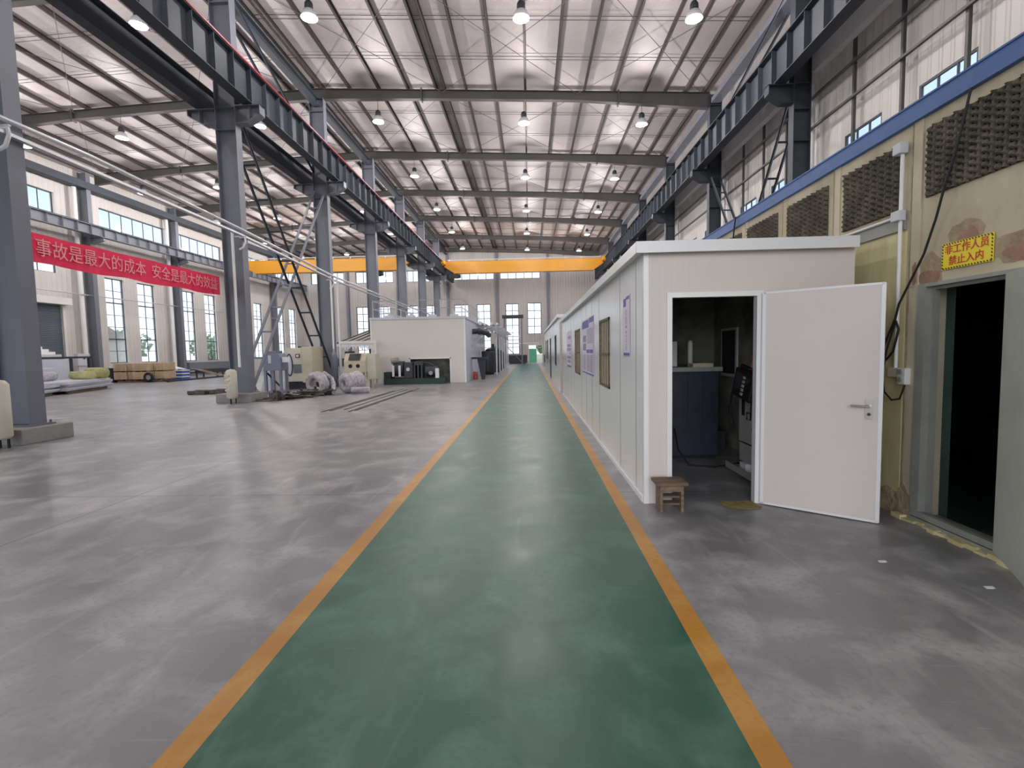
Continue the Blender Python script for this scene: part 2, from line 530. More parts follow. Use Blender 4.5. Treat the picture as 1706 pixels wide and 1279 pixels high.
# roof sheet, both slopes, with foil underside
PUR = 0.20
def roof_z(x):
    return rafter_top(x) + PUR + 0.01
rf = MB()
for x0, x1 in ((XLW - 0.3, RIDGE_X), (RIDGE_X, XRW + 0.35)):
    rf.prism([(x0, roof_z(x0)), (x1, roof_z(x1)), (x1, roof_z(x1) + 0.08), (x0, roof_z(x0) + 0.08)], 'Y', YB - 0.3, YF + 0.3)
struct(rf.build('ceiling', M['foil']), 'silvery foil lined sheet roof')

def wall_holes(name, axis, c0, c1, a0, a1, z0, z1, holes, material, ztop=None):
    """wall slab with rectangular openings; axis is the wall's normal, a runs along it"""
    As = sorted(set([a0, a1] + [h[0] for h in holes] + [h[1] for h in holes]))
    Zs = sorted(set([z0, z1] + [h[2] for h in holes] + [h[3] for h in holes]))
    As = [a for a in As if a0 <= a <= a1]; Zs = [z for z in Zs if z0 <= z <= z1]
    mb = MB()
    for i in range(len(As) - 1):
        run = None
        for j in range(len(Zs) - 1):
            ca, cz = (As[i] + As[i + 1]) / 2, (Zs[j] + Zs[j + 1]) / 2
            solid = not any(h[0] < ca < h[1] and h[2] < cz < h[3] for h in holes)
            if solid:
                if run is None: run = Zs[j]
                end = Zs[j + 1]
            if run is not None and (not solid or j == len(Zs) - 2):
                if axis == 'X': mb.box(c0, c1, As[i], As[i + 1], run, end)
                else: mb.box(As[i], As[i + 1], c0, c1, run, end)
                run = None
    return struct(mb.build(name, material))

WIN_N = [0]
def window(axis, c, a0, a1, z0, z1, cols, rows, fr=0.05, mull=0.035, depth=0.06, heavy=(), frame=None):
    """steel window: frame with glazing bars, pane as a child; c is the frame's centre plane"""
    WIN_N[0] += 1
    mb = MB()
    def B(u0, u1, w0, w1, d=depth):
        if axis == 'X': mb.box(c - d / 2, c + d / 2, u0, u1, w0, w1)
        else: mb.box(u0, u1, c - d / 2, c + d / 2, w0, w1)
    B(a0, a0 + fr, z0, z1); B(a1 - fr, a1, z0, z1); B(a0 + fr, a1 - fr, z0, z0 + fr); B(a0 + fr, a1 - fr, z1 - fr, z1)
    for i in range(1, cols):
        u = a0 + (a1 - a0) * i / cols
        B(u - mull / 2, u + mull / 2, z0 + fr, z1 - fr, depth * 0.8)
    for j in range(1, rows):
        w = z0 + (z1 - z0) * j / rows
        t = mull * (2.2 if j in heavy else 1.0)
        B(a0 + fr, a1 - fr, w - t / 2, w + t / 2, depth * 0.7)
    o = struct(mb.build('window_%d' % WIN_N[0], frame or M['win_frame']))
    g = MB()
    if axis == 'X': g.box(c - 0.004, c + 0.004, a0 + 0.01, a1 - 0.01, z0 + 0.01, z1 - 0.01)
    else: g.box(a0 + 0.01, a1 - 0.01, c - 0.004, c + 0.004, z0 + 0.01, z1 - 0.01)
    g.build('pane', M['glass'], o)
    return o

# ---- left wall: column lines on this wall, clerestory strips and tall windows
LCOL = [31.6 + 7.7 * k for k in range(-5, 4)] + [YF - 0.5]
lh, lw = [], []
for k in range(-5, 4):
    y = 31.6 + 7.7 * k
    y1 = min(y + 7.7, YF)
    a, b = y + 1.45, y + 7.45
    if k == 0: a, b = 33.05, 39.05
    if k == 1: a, b = 40.1, 46.3
    if k == 3: b = 61.4
    if k == -1: a, b = 24.6, 29.9
    lh.append((a, b, 10.45, 11.75)); lw.append((a, b, 10.45, 11.75, 6, 1, ()))
    if k == -1:
        lh.append((25.4, 29.75, 6.85, 8.35)); lw.append((25.4, 29.75, 6.85, 8.35, 4, 1, ()))
        lh.append((25.9, 29.86, 0.0, 4.93))
    else:
        for d0, d1 in ((1.5, 3.1), (4.3, 6.0)):
            if k == 1: d0, d1 = d0 - 0.15, d1 - 0.25
            lh.append((y + d0, y + d1, 1.24, 7.1)); lw.append((y + d0, y + d1, 1.24, 7.1, 2, 7, (2, 5)))
wall_holes('wall_left', 'X', XLW - 0.3, XLW, YB - 0.3, YF + 0.3, 0, 13.62, lh, M['sheet_y'])
for a, b, z0, z1, c, r, hv in lw:
    window('X', XLW - 0.16, a, b, z0, z1, c, r, heavy=hv)

# roller shutter on the left wall
sh = MB().box(XLW - 0.2, XLW - 0.12, 25.9, 29.86, 0, 4.93).build('door_1', M['shutter'])
struct(sh, 'slate grey roller shutter door')
MB().box(XLW - 0.02, XLW + 0.02, 25.72, 25.9, 0, 4.93).box(XLW - 0.02, XLW + 0.02, 29.86, 30.04, 0, 4.93).build('guide_rail', M['white_trim'], sh)
MB().box(XLW, XLW + 0.45, 25.6, 30.1, 4.93, 5.35).build('roller_housing', M['white_trim'], sh)

# ---- right wall: clerestory strip above the crane girder, low windows
rh, rw = [], []
for k in range(-2, 8):
    y = FY(k) + 0.5
    b = min(y + 6.6, YF - 0.3)
    rh.append((y, b, 11.25, 12.15)); rw.append((y, b, 11.25, 12.15, 6, 1))
    for d0, d1 in ((1.47, 3.1), (4.4, 6.0)):
        if y + d1 < YF: rh.append((y + d0, y + d1, 6.45, 7.92)); rw.append((y + d0, y + d1, 6.45, 7.92, 3, 2))
wall_holes('wall_right', 'X', XRW, XRW + 0.12, YB - 0.3, YF + 0.3, 0, 13.75, rh, M['sheet_y'])
for a, b, z0, z1, c, r in rw:
    window('X', XRW + 0.04, a, b, z0, z1, c, r)

# ---- far wall with gable posts, windows and the small door
fh, fwn = [], []
FARW = [(-26.6, -25.0), (-21.85, -20.25), (-19.3, -17.5), (-15.5, -13.85), (-13.0, -11.4), (-9.4, -7.6), (-6.57, -4.84), (-2.96, -1.3)]
for a, b in FARW:
    fh.append((a, b, 1.07, 7.42)); fwn.append((a, b, 1.07, 7.42, 2, 7))
fh.append((-0.24, 1.5, 3.57, 7.45)); fwn.append((-0.24, 1.5, 3.57, 7.45, 2, 4))
for a, b in ((-27.5, -23.3), (-21.8, -17.0), (-15.9, -12.4)):
    fh.append((a, b, 10.35, 11.8)); fwn.append((a, b, 10.35, 11.8, 5, 1))
for a, b in ((-9.4, -4.3), (-3.6, 1.45)):
    fh.append((a, b, 10.45, 11.7)); fwn.append((a, b, 10.45, 11.7, 5, 1))
fh.append((-0.12, 1.55, 0.0, 2.16))
fw_ = wall_holes('wall_far', 'Y', YF, YF + 0.3, XLW, XRW, 0, 14.7, fh, M['sheet_x'])
for a, b, z0, z1, c, r in fwn:
    window('Y', YF + 0.16, a, b, z0, z1, c, r, 0.08, 0.07)
struct(MB().box(XLW, -0.35, YF - 0.04, YF, 0, 0.98).box(1.75, XRW, YF - 0.04, YF, 0, 0.98).build('baseboard_far', M['charcoal']))
d2 = struct(MB().box(-0.2, -0.12, YF - 0.03, YF + 0.3, 0, 2.24).box(1.55, 1.63, YF - 0.03, YF + 0.3, 0, 2.24).box(-0.12, 1.55, YF - 0.03, YF + 0.3, 2.16, 2.24).build('door_2', M['white_trim']), 'open doorway in the far wall')

# ---- unseen back wall behind the camera: wide doorways and windows added for daylight
bh = [(-26, -19, 0, 6.5), (-8.0, 5.4, 0, 7.2), (-18.0, -11, 1.2, 7.2), (6.2, 9.2, 4.6, 7.4),
      (-27.5, -20, 10.3, 11.8), (-18.5, -11.5, 10.3, 11.8), (-8.5, -1, 10.3, 11.8), (0.5, 8, 10.3, 11.8)]
wall_holes('wall_back', 'Y', YB - 0.3, YB, XLW, XRW, 0, 14.7, bh, M['sheet_x'])
for a, b, z0, z1 in bh[2:]:
    window('Y', YB - 0.16, a, b, z0, z1, 6, 5 if z1 - z0 > 3 else 1)

# ---- outdoors
struct(MB().box(-160, 140, -90, 200, -0.5, -0.21).build('ground', M['ground']), 'pale ground outside the hall')

# ================================================================ STEEL FRAME
def ordrow(k): return ORD[k]
def column_left(k):
    y = FY(k)
    if k == 1: y = 9.4
    t = thing('steel_column', '', 'column', (XL_COL, y, 0), 'steel columns along the walkway side')
    t['label'] = ('grey steel H column standing in the left row, %s from the camera' % ORD[k]) if k > 1 else 'nearest grey steel H column, cut by the left edge of the photo'
    X, h, b = XL_COL, 0.70, 0.34
    top = rafter_top(X) - 0.46
    mb = MB()
    mb.box(X - h / 2, X - h / 2 + 0.025, y - b / 2, y + b / 2, 0.32, top)
    mb.box(X + h / 2 - 0.025, X + h / 2, y - b / 2, y + b / 2, 0.32, top)
    mb.box(X - h / 2 + 0.025, X + h / 2 - 0.025, y - 0.01, y + 0.01, 0.32, top)
    for z in (9.2, 9.93, 11.2, 13.3):
        mb.box(X - h / 2 + 0.025, X + h / 2 - 0.025, y - b / 2, y + b / 2, z, z + 0.02)
    mb.build('shaft', M['steel'], t)
    # one tapered bracket each side carries the runway girders
    for s, zt, ln, z0 in ((1, 10.0, 0.85, 9.42), (-1, 9.92, 0.95, 9.42)):
        x0 = X + s * h / 2; x1 = x0 + s * ln
        br = MB()
        br.prism([(x0, z0), (x0, zt - 0.02), (x1, zt - 0.02), (x1, z0 + 0.28), (x0 + s * ln * 0.45, z0)], 'Y', y - 0.01, y + 0.01)
        br.box(x0, x1, y - b / 2, y + b / 2, zt - 0.03, zt)
        br.bar((x0 + s * ln * 0.45, y, z0), (x1, y, z0 + 0.28), b, 0.025, (0, 0, 1))
        br.box(x0, x0 + s * ln * 0.45, y - b / 2, y + b / 2, z0 - 0.012, z0 + 0.012)
        br.box(x1 - s * 0.02, x1, y - b / 2, y + b / 2, z0 + 0.27, zt)
        br.box(x0 + s * ln * 0.55, x0 + s * (ln * 0.55 + 0.02), y - b / 2, y + b / 2, z0 + 0.05, zt)
        br.build('bracket', M['steel'], t)
    pl = MB().box(X - 0.62, X + 0.63, y - 0.6, y + 0.45, 0.0, 0.3)
    pl.build('concrete_plinth', M['plinth'], t, bevel=0.015)
    bp = MB().box(X - 0.45, X + 0.45, y - 0.26, y + 0.26, 0.3, 0.33)
    for sx in (-0.4, 0.4):
        for sy in (-0.2, 0.2): bp.cyl((X + sx, y + sy, 0.33), (X + sx, y + sy, 0.39), 0.02, 8)
    bp.build('base_plate', M['steel'], t)
    return t
for k in range(1, 8): column_left(k)

def column_right(k):
    y = FY(k)
    X, h, b = XR_COL, 0.56, 0.32
    t = thing('steel_column', 'dark steel H column of the right row along the wall, %s from the camera' % ORD[k], 'column', (X, y, 0), 'steel columns along the right wall')
    top = rafter_top(X) - 0.05
    mb = MB()
    mb.box(X - h / 2, X - h / 2 + 0.025, y - b / 2, y + b / 2, 0.0, top)
    mb.box(X + h / 2 - 0.025, X + h / 2, y - b / 2, y + b / 2, 0.0, top)
    mb.box(X - h / 2 + 0.025, X + h / 2 - 0.025, y - 0.01, y + 0.01, 0.0, top)
    for z in (8.2, 9.2, 10.0, 11.2, 12.9):
        mb.box(X - h / 2 + 0.025, X + h / 2 - 0.025, y - b / 2, y + b / 2, z, z + 0.02)
    mb.build('shaft', M['steel_dark'], t)
    x0 = X - h / 2; x1 = x0 - 0.8; z0, zt = 9.42, 10.0
    br = MB()
    br.prism([(x0, z0), (x0, zt - 0.02), (x1, zt - 0.02), (x1, z0 + 0.28), (x0 - 0.36, z0)], 'Y', y - 0.01, y + 0.01)
    br.box(x0, x1, y - b / 2, y + b / 2, zt - 0.03, zt)
    br.bar((x0 - 0.36, y, z0), (x1, y, z0 + 0.28), b, 0.025)
    br.box(x0, x0 - 0.36, y - b / 2, y + b / 2, z0 - 0.012, z0 + 0.012)
    br.box(x1 + 0.02, x1, y - b / 2, y + b / 2, z0 + 0.27, zt)
    br.build('bracket', M['steel_dark'], t)
    return t
for k in range(2, 8): column_right(k)

def column_wall(i, y):
    X, h, b = XLW + 0.42, 0.56, 0.32
    t = thing('steel_column', 'dark steel H column against the left window wall, %s from the camera' % ORD[i], 'column', (X, y, 0), 'steel columns along the left window wall')
    top = rafter_top(X) - 0.05
    mb = MB()
    mb.box(X - h / 2, X - h / 2 + 0.025, y - b / 2, y + b / 2, 0.0, top)
    mb.box(X + h / 2 - 0.025, X + h / 2, y - b / 2, y + b / 2, 0.0, top)
    mb.box(X - h / 2 + 0.025, X + h / 2 - 0.025, y - 0.01, y + 0.01, 0.0, top)
    mb.build('shaft', M['steel'], t)
    x0 = X + h / 2; x1 = x0 + 0.75; z0, zt = 9.0, 9.42
    br = MB()
    br.prism([(x0, z0), (x0, zt), (x1, zt), (x1, z0 + 0.2)], 'Y', y - 0.012, y + 0.012)
    br.box(x0, x1, y - b / 2, y + b / 2, zt - 0.03, zt)
    br.bar((x0, y, z0), (x1, y, z0 + 0.2), b, 0.025)
    br.build('bracket', M['steel'], t)
for i, y in enumerate([23.9, 31.6, 39.55, 47.1, 54.8], 1): column_wall(i, y)

for i, x in enumerate([-22.8, -16.4, -10.1, -3.97, 2.38]):
    nm = ['left of the left bay windows', 'in the middle of the left bay', 'behind the end of the column row', 'above the stacked pipes', 'right of the open far doorway'][i]
    o = MB().ibeam((x, YF - 0.17, 0), (x, YF - 0.17, rafter_top(x) - 0.3), 0.32, 0.3, 0.02, 0.015, (0, 1, 0)).build('gable_post', M['steel'])
    setbase(o, (x, YF - 0.17, 0))
    tag(o, 'dark steel gable post on the far wall, ' + nm, 'column', 'gable posts on the far wall')

# rafters: one bent each frame, tapered, with splice plates
def rafter(k):
    y = FY(k) if k < 8 else YF - 0.45
    t = thing('roof_rafter', 'tapered steel roof rafter spanning the hall, %s in line from the camera' % ORD[k], 'beam', (RIDGE_X, y, 14), 'steel rafters across the hall')
    def depth(x):
        d = abs(x - RIDGE_X)
        pts = [(0, 0.50), (6.0, 0.42), (12.5, 0.42), (18.55, 0.72)]
        for (a, da), (b, db) in zip(pts, pts[1:]):
            if d <= b: return da + (db - da) * (d - a) / (b - a)
        return 0.72
    xs = [-28.2, -22.6, -16.1, -10.1, -4.1, 2.4, 8.66]
    web, top, bot = MB(), MB(), MB()
    for a, b in zip(xs, xs[1:]):
        za, zb = rafter_top(a), rafter_top(b); da, db = depth(a), depth(b)
        web.prism([(a, za - 0.02), (b, zb - 0.02), (b, zb - db + 0.02), (a, za - da + 0.02)], 'Y', y - 0.008, y + 0.008)
        top.prism([(a, za), (b, zb), (b, zb - 0.02), (a, za - 0.02)], 'Y', y - 0.13, y + 0.13)
        bot.prism([(a, za - da + 0.02), (b, zb - db + 0.02), (b, zb - db), (a, za - da)], 'Y', y - 0.13, y + 0.13)
    web.v += top.v; n0 = len(web.v) - len(top.v)
    web.f += [tuple(i + n0 for i in f) for f in top.f]; web.m += top.m; web.sm += top.sm
    n0 = len(web.v); web.v += bot.v; web.f += [tuple(i + n0 for i in f) for f in bot.f]; web.m += bot.m; web.sm += bot.sm
    web.build('beam', M['rafter'], t)
    for x in (-22.4, -15.7, -5.0, 4.4):
        z = rafter_top(x)
        MB().box(x - 0.03, x + 0.03, y - 0.14, y + 0.14, z - depth(x) - 0.09, z + 0.07).build('splice_plate', M['rafter'], t)
for k in range(2, 9): rafter(k)

# purlins: channel runs the length of the hall
def cpurlin(mb, x, w=0.085, h=0.19):
    z = rafter_top(x) + 0.005
    mb.box(x - 0.006, x + 0.006, YB, YF, z, z + h)
    mb.box(x - 0.006, x + w, YB, YF, z, z + 0.008)
    mb.box(x - 0.006, x + w, YB, YF, z + h - 0.008, z + h)
    mb.box(x + w - 0.008, x + w, YB, YF, z, z + 0.03)
    return mb
PX = [-8.55, -7.12, -5.70, -4.32, -2.88, -1.46, -0.05, 1.36, 2.76, 4.2, 5.62, 6.58, 7.5, 8.4]
PXL = [-11.5, -12.9, -14.35, -15.8, -17.25, -18.75, -20.25, -21.7, -23.1, -24.5, -25.9, -27.2, -28.3]
for x in PX + PXL + [-9.85, -10.4, -3.9]:
    o = cpurlin(MB(), x).build('purlin', M['purlin'])
    setbase(o, (x, 20, rafter_top(x)))
    tag(o, 'long brown-grey channel purlin running down the hall under the foil roof', 'purlin', 'roof purlins')
for k in range(2, 8):
    y0 = FY(k) + 0.1; y1 = (FY(k + 1) if k < 7 else YF - 0.45) - 0.1
    o = MB().ibeam((XL_COL, y0, 13.72), (XL_COL, y1, 13.72), 0.36, 0.3, 0.02, 0.015).build('ridge_strut', M['steel_dark'])
    setbase(o, (XL_COL, y0, 13.72))
    tag(o, 'dark strut beam joining the tops of the %s and %s columns of the left row' % (ORD[k], ORD[k + 1]), 'beam', 'struts along the column tops')

# tie rods between purlins and crossed roof bracing rods
for k in range(2, 8):
    y0 = FY(k); y1 = FY(k + 1) if k < 7 else YF - 0.45
    for sx0, sx1 in ((-28.3, RIDGE_X), (RIDGE_X, 8.5)):
        for f in (0.33, 0.67):
            for dy in (-0.11, 0.11):
                y = y0 + (y1 - y0) * f + dy
                o = MB().cyl((sx0, y, rafter_top(sx0) + 0.13), (sx1, y, rafter_top(sx1) + 0.13), 0.011, 5).build('tie_rod', M['rod'])
                tag(o, 'thin tie rod crossing the purlins under the foil roof', 'rod', 'tie rods across the purlins')
    for xa, xb in ((-9.8, -4.0), (-4.0, 2.4), (2.4, 8.3), (-16.1, -10.4), (-22.3, -16.1), (-28.0, -22.3)):
        for p, q in (((xa, y0 + 0.1), (xb, y1 - 0.1)), ((xb, y0 + 0.1), (xa, y1 - 0.1))):
            dz = 0.10 if p[0] < q[0] else 0.15
            o = MB().cyl((p[0], p[1], rafter_top(p[0]) - dz), (q[0], q[1], rafter_top(q[0]) - dz), 0.012, 5).build('bracing_rod', M['rod'])
            tag(o, 'thin diagonal bracing rod crossing a roof bay between two rafters', 'rod', 'crossed roof bracing rods')

# eave gutter boxes on the right
for k in range(2, 8):
    y0 = FY(k); y1 = FY(k + 1) if k < 7 else YF - 0.5
    mb = MB()
    n = 3
    y0 += 0.18; y1 -= 0.18
    for i in range(n):
        a, b = y0 + (y1 - y0) * i / n + 0.01, y0 + (y1 - y0) * (i + 1) / n - 0.02
        mb.box(8.70, 9.12, a, b, 12.98, 13.2)
        mb.box(8.74, 9.10, b - 0.01, b + 0.03, 13.0, 13.2)
    o = mb.build('eave_gutter', M['steel'])
    setbase(o, (8.9, y0, 13.02))
    tag(o, 'pale grey box gutter under the right eave, in the %s bay from the camera' % ORD[k - 1], 'gutter', 'box gutters along the right eave')

# crane runway girders
def runway(x, z0, z1, y0, y1, flange, label, material, rail, pitch=0.96):
    t = thing('runway_girder', label, 'girder', (x, y0, z0))
    mb = MB().ibeam((x, y0, (z0 + z1) / 2), (x, y1, (z0 + z1) / 2), z1 - z0, flange, 0.025, 0.016)
    mb.build('beam', material, t)
    y = y0 + 0.5 if pitch < 50 else y1; first_ = None
    while y < y1:
        if first_ is None:
            st = MB()
            for s in (-1, 1):
                st.box(x + s * 0.008, x + s * (flange / 2 - 0.02), y - 0.008, y + 0.008, z0 + 0.025, z1 - 0.025)
            first_ = st.build('stiffener', material, t); fy = y
        else:
            c = first_.copy(); COL.objects.link(c); c.parent = t; c.location = (0, y - fy, 0)
        y += pitch
    MB().box(x - 0.035, x + 0.035, y0, y1, z1, z1 + 0.09).build('rail', M['steel_dark'], t)
    if rail is not M['steel_dark']:
        MB().box(x + flange / 2 - 0.01, x + flange / 2 + 0.03, y0, y1, z1 + 0.0, z1 + 0.05).build('red_conductor_bar', rail, t)
    return t
runway(-9.35, 10.02, 11.2, 2.0, 61.5, 0.38, 'deep crane runway girder with red rail along the left column row', M['steel_dark'], M['red'])
runway(-10.98, 9.94, 10.72, 2.0, 61.5, 0.34, 'dark crane runway girder on the window side of the left column row', M['steel_dark'], M['steel_dark'], 200)
runway(8.22, 10.02, 11.2, 8.0, 61.5, 0.38, 'deep dark crane runway girder along the right column row', M['steel_dark'], M['steel_dark'])
runway(-27.7, 9.43, 10.05, 16.0, 61.5, 0.34, 'crane runway girder along the left window wall', M['steel'], M['steel_dark'])

eb = MB().box(-28.62, -28.1, 16.0, 61.5, 12.42, 12.86)
eb = eb.build('eave_beam', M['steel_dark']); setbase(eb, (-28.4, 24, 12.4)); tag(eb, 'dark eave beam along the top of the left window wall', 'beam')
# conductor bar along the window-side runway girder
o = MB().tube([(-11.55, 2, 10.35), (-11.55, 61, 10.35)], 0.03).build('conductor_rail', M['pipe'])
tag(o, 'thin pale conductor rail beside the dark runway girder of the left bay', 'rail')

# lattice braces between second and third columns
def lattice(name, label, xs, p, q, material, w=0.10, gus=True, pitch=1.15):
    (y0, z0), (y1, z1) = p, q
    t = thing(name, label, 'brace', ((xs[0] + xs[1]) / 2, y0, z0))
    d = Vector((0, y1 - y0, z1 - z0)); L = d.length; d.normalize()
    nrm = Vector((0, -d.z, d.y))
    for x in xs:
        mb = MB().bar((x, y0, z0), (x, y1, z1), 0.012, w, nrm)
        mb.bar((x, y0, z0), (x, y1, z1), w, 0.012, nrm, 0, (0, w / 2))
        mb.build('chord', material, t)
    n = int(L / pitch)
    for i in range(1, n):
        c = Vector((0, y0, z0)) + d * (L * i / n)
        MB().bar((xs[0], c.y, c.z), (xs[1], c.y, c.z), 0.07, 0.02, nrm).build('batten', material, t)
    return t
lattice('cross_brace', 'grey lattice brace rising from the second column foot to the third column bracket', (-10.38, -9.86), (17.3, 0.5), (24.4, 9.5), M['steel'])
lattice('cross_brace', 'dark lattice brace falling from the second column bracket to the third column foot', (-10.34, -9.82), (17.35, 9.5), (24.4, 0.45), M['steel_dark'])
lattice('upper_brace', 'dark paired brace high above the crane girder, falling away from the second column', (-10.38, -9.86), (17.3, 13.6), (24.4, 10.4), M['steel_dark'], pitch=9)
lattice('cross_brace', 'lattice brace on the right wall falling from the second column bracket', (8.72, 9.12), (17.3, 9.6), (21.75, 3.69), M['steel_dark'])
lattice('cross_brace', 'lattice brace on the right wall falling towards us from the third column bracket', (8.70, 9.10), (24.3, 9.6), (19.9, 3.69), M['steel_dark'])
lattice('upper_brace', 'dark paired brace above the right crane girder, falling away from the second column', (8.72, 9.12), (17.3, 13.2), (24.3, 11.3), M['steel_dark'], pitch=9)

# walls girts on the right wall, ribbed ducts under the girder, downpipes
for i, y in enumerate([11.5, 13.4, 15.3, 19.1, 20.9, 22.8]):
    o = MB().box(9.52, 9.60, y - 0.04, y + 0.04, 3.75, 11.0).build('wall_stud', M['rafter'])
    setbase(o, (9.56, y, 3.75)); tag(o, 'thin grey upright tube in front of the right wall, %s from the camera' % ORD[i + 1], 'tube', 'upright tubes on the right wall')
for i, z in enumerate([8.75, 9.72]):
    o = MB().box(9.44, 9.52, 2.0, 46.0, z - 0.035, z + 0.03).build('wall_girt', M['rafter'])
    setbase(o, (9.48, 8.0, z)); tag(o, ['lower', 'upper'][i] + ' grey girt tube running along the right wall', 'tube', 'girt tubes on the right wall')
for k in range(1, 6):
    y0, y1 = FY(k) + 0.6, FY(k + 1) - 0.05
    x, zc = 9.3, 10.62
    mb = MB()
    n = 14
    prof = [(-0.12, -0.36), (0.10, -0.36), (0.16, -0.3), (0.16, 0.3), (0.10, 0.36), (-0.12, 0.36)]
    L = y1 - y0
    ys = [y0] + [y0 + L * i / 60 for i in range(1, 60)] + [y1]
    vs_, fs = [], []
    for i, y in enumerate(ys):
        s = (0.55 if i in (0, len(ys) - 1) else 0.85 if i in (1, len(ys) - 2) else (1.0 if i % 2 else 0.965))
        vs_ += [(x + a * s, y, zc + b * s) for a, b in prof]
    for i in range(len(ys) - 1):
        for j in range(6):
            fs.append((i * 6 + j, i * 6 + (j + 1) % 6, (i + 1) * 6 + (j + 1) % 6, (i + 1) * 6 + j))
    fs += [tuple(range(6))[::-1], tuple(range(len(vs_) - 6, len(vs_)))]
    mb.add(vs_, fs)
    o = mb.build('ribbed_duct', M['white_trim'])
    setbase(o, (x, y0, zc)); tag(o, 'pale ribbed duct behind the right crane girder, %s from the camera' % ORD[k], 'duct', 'ribbed ducts along the right wall')
for k in (2, 3, 4):
    o = MB().cyl((9.58, FY(k) + 0.42, 3.75), (9.58, FY(k) + 0.42, 10.2), 0.07, 12).build('downpipe', M['white'])
    setbase(o, (9.58, FY(k) + 0.42, 3.75)); tag(o, 'white rain downpipe behind the %s column of the right wall' % ORD[k], 'pipe', 'downpipes on the right wall')
for i, y in enumerate([30.9, 38.85]):
    o = MB().cyl((-28.55, y, 0.0), (-28.55, y, 12.4), 0.13, 12).build('downpipe', M['white'])
    setbase(o, (-28.55, y, 0)); tag(o, 'thick white downpipe on the left window wall beside its %s column' % ORD[i + 2], 'pipe', 'downpipes on the left wall')

# hanging high-bay lamps
def lamp_proto():
    t = thing('high_bay_lamp', '', 'lamp', (0, 0, 12.55), 'high-bay lamps hanging from the rafters')
    z = 12.55
    MB().cyl((0, 0, z + 0.52), (0, 0, z + 1.3), 0.012, 6).build('hanging_rod', M['rod'], t)
    MB().lathe((0, 0, z), [(0.0, 0.55), (0.09, 0.55), (0.13, 0.48), (0.14, 0.36), (0.11, 0.30), (0.0, 0.30)], 20).build('ballast_housing', M['charcoal'], t)
    MB().lathe((0, 0, z), [(0.10, 0.31), (0.17, 0.26), (0.24, 0.15), (0.27, 0.02), (0.262, 0.02), (0.23, 0.14), (0.16, 0.25), (0.09, 0.295)], 24).build('bell_shade', M['lamp_shade'], t)
    ld = bpy.data.lights.new('lamp_light', 'POINT')
    ld.energy = LAMP_WATTS; ld.shadow_soft_size = 0.12; ld.color = (1.0, 0.955, 0.94)
    lo = bpy.data.objects.new('lamp_light', ld)
    COL.objects.link(lo); lo.parent = t; lo.location = (0, 0, -0.32)
    return t
lp = lamp_proto(); first = True
for k in range(1, 8):
    for x, nm in ((-7.15, 'left row of the main bay'), (-0.1, 'middle row of the main bay'), (5.5, 'right row of the main bay'),
                  (-13.0, 'inner row of left bay'), (-20.0, 'middle row of left bay'), (-25.0, 'window side row of left bay')):
        lb = 'bell lamp in the %s, at the %s rafter from us' % (nm, ORD[k])
        p = (x, FY(k) - 0.02, 12.55 - 0.045 * abs(x - RIDGE_X) + 0.32)
        if first:
            lp.location = p; ORG[lp.name] = Vector(p); lp['label'] = lb; first = False
        else: dup(lp, p, lb)
# ================================================================ OVERHEAD CRANES
def crane(name, label, x0, x1, y, zb, zt, material, hoist_x, taper=1.1):
    t = thing(name, label, 'crane', ((x0 + x1) / 2, y, zb))
    w = 0.55
    mb = MB()
    hh = zt - zb
    mb.prism([(x0, zt), (x1, zt), (x1, zt - hh * 0.42), (x1 - taper, zb), (x0 + taper, zb), (x0, zt - hh * 0.42)], 'Y', y - w / 2, y + w / 2)
    mb.box(x0 + 0.1, x1 - 0.1, y - w / 2 - 0.06, y + w / 2 + 0.06, zt, zt + 0.05)
    mb.box(x0 + taper, x1 - taper, y - w / 2 - 0.06, y + w / 2 + 0.06, zb - 0.04, zb)
    mb.build('bridge_beam', material, t)
    for xe in (x0 + 0.05, x1 - 0.05):
        e = MB().box(xe - 0.16, xe + 0.16, y - 1.6, y + 1.6, zt - 0.35, zt + 0.05)
        for yy in (y - 1.3, y + 1.3): e.cyl((xe - 0.08, yy, zt - 0.36), (xe + 0.08, yy, zt - 0.36), 0.14, 14)
        e.build('end_carriage', M['crane_yellow'], t, bevel=0.02)
    r = MB()
    r.box(x0 + 0.4, x1 - 0.3, y - w / 2 - 0.25, y - w / 2 - 0.2, zt + 0.12, zt + 0.2)
    for i in range(10):
        xx = x0 + 0.6 + (x1 - x0 - 1.2) * i / 9
        r.box(xx - 0.02, xx + 0.02, y - w / 2 - 0.24, y - w / 2 - 0.06, zt + 0.0, zt + 0.14)
    r.build('cable_rail', M['white_trim'], t)
    h = MB().box(hoist_x - 0.5, hoist_x + 0.5, y - 0.3, y + 0.3, zb - 0.5, zb - 0.08)
    h.cyl((hoist_x - 0.75, y, zb - 0.3), (hoist_x + 0.75, y, zb - 0.3), 0.2, 16)
    h.build('hoist', M['charcoal'], t)
    return t
crane('overhead_crane', 'yellow overhead crane spanning the main bay near the far wall', -9.2, 8.1, 54.7, 10.1, 11.3, M['crane_yellow'], -8.2)
crane('overhead_crane', 'orange yellow overhead crane of the left bay, partly behind the column row', -27.2, -11.1, 46.9, 9.36, 10.45, M['crane_yellow'], -14.5, 1.3)

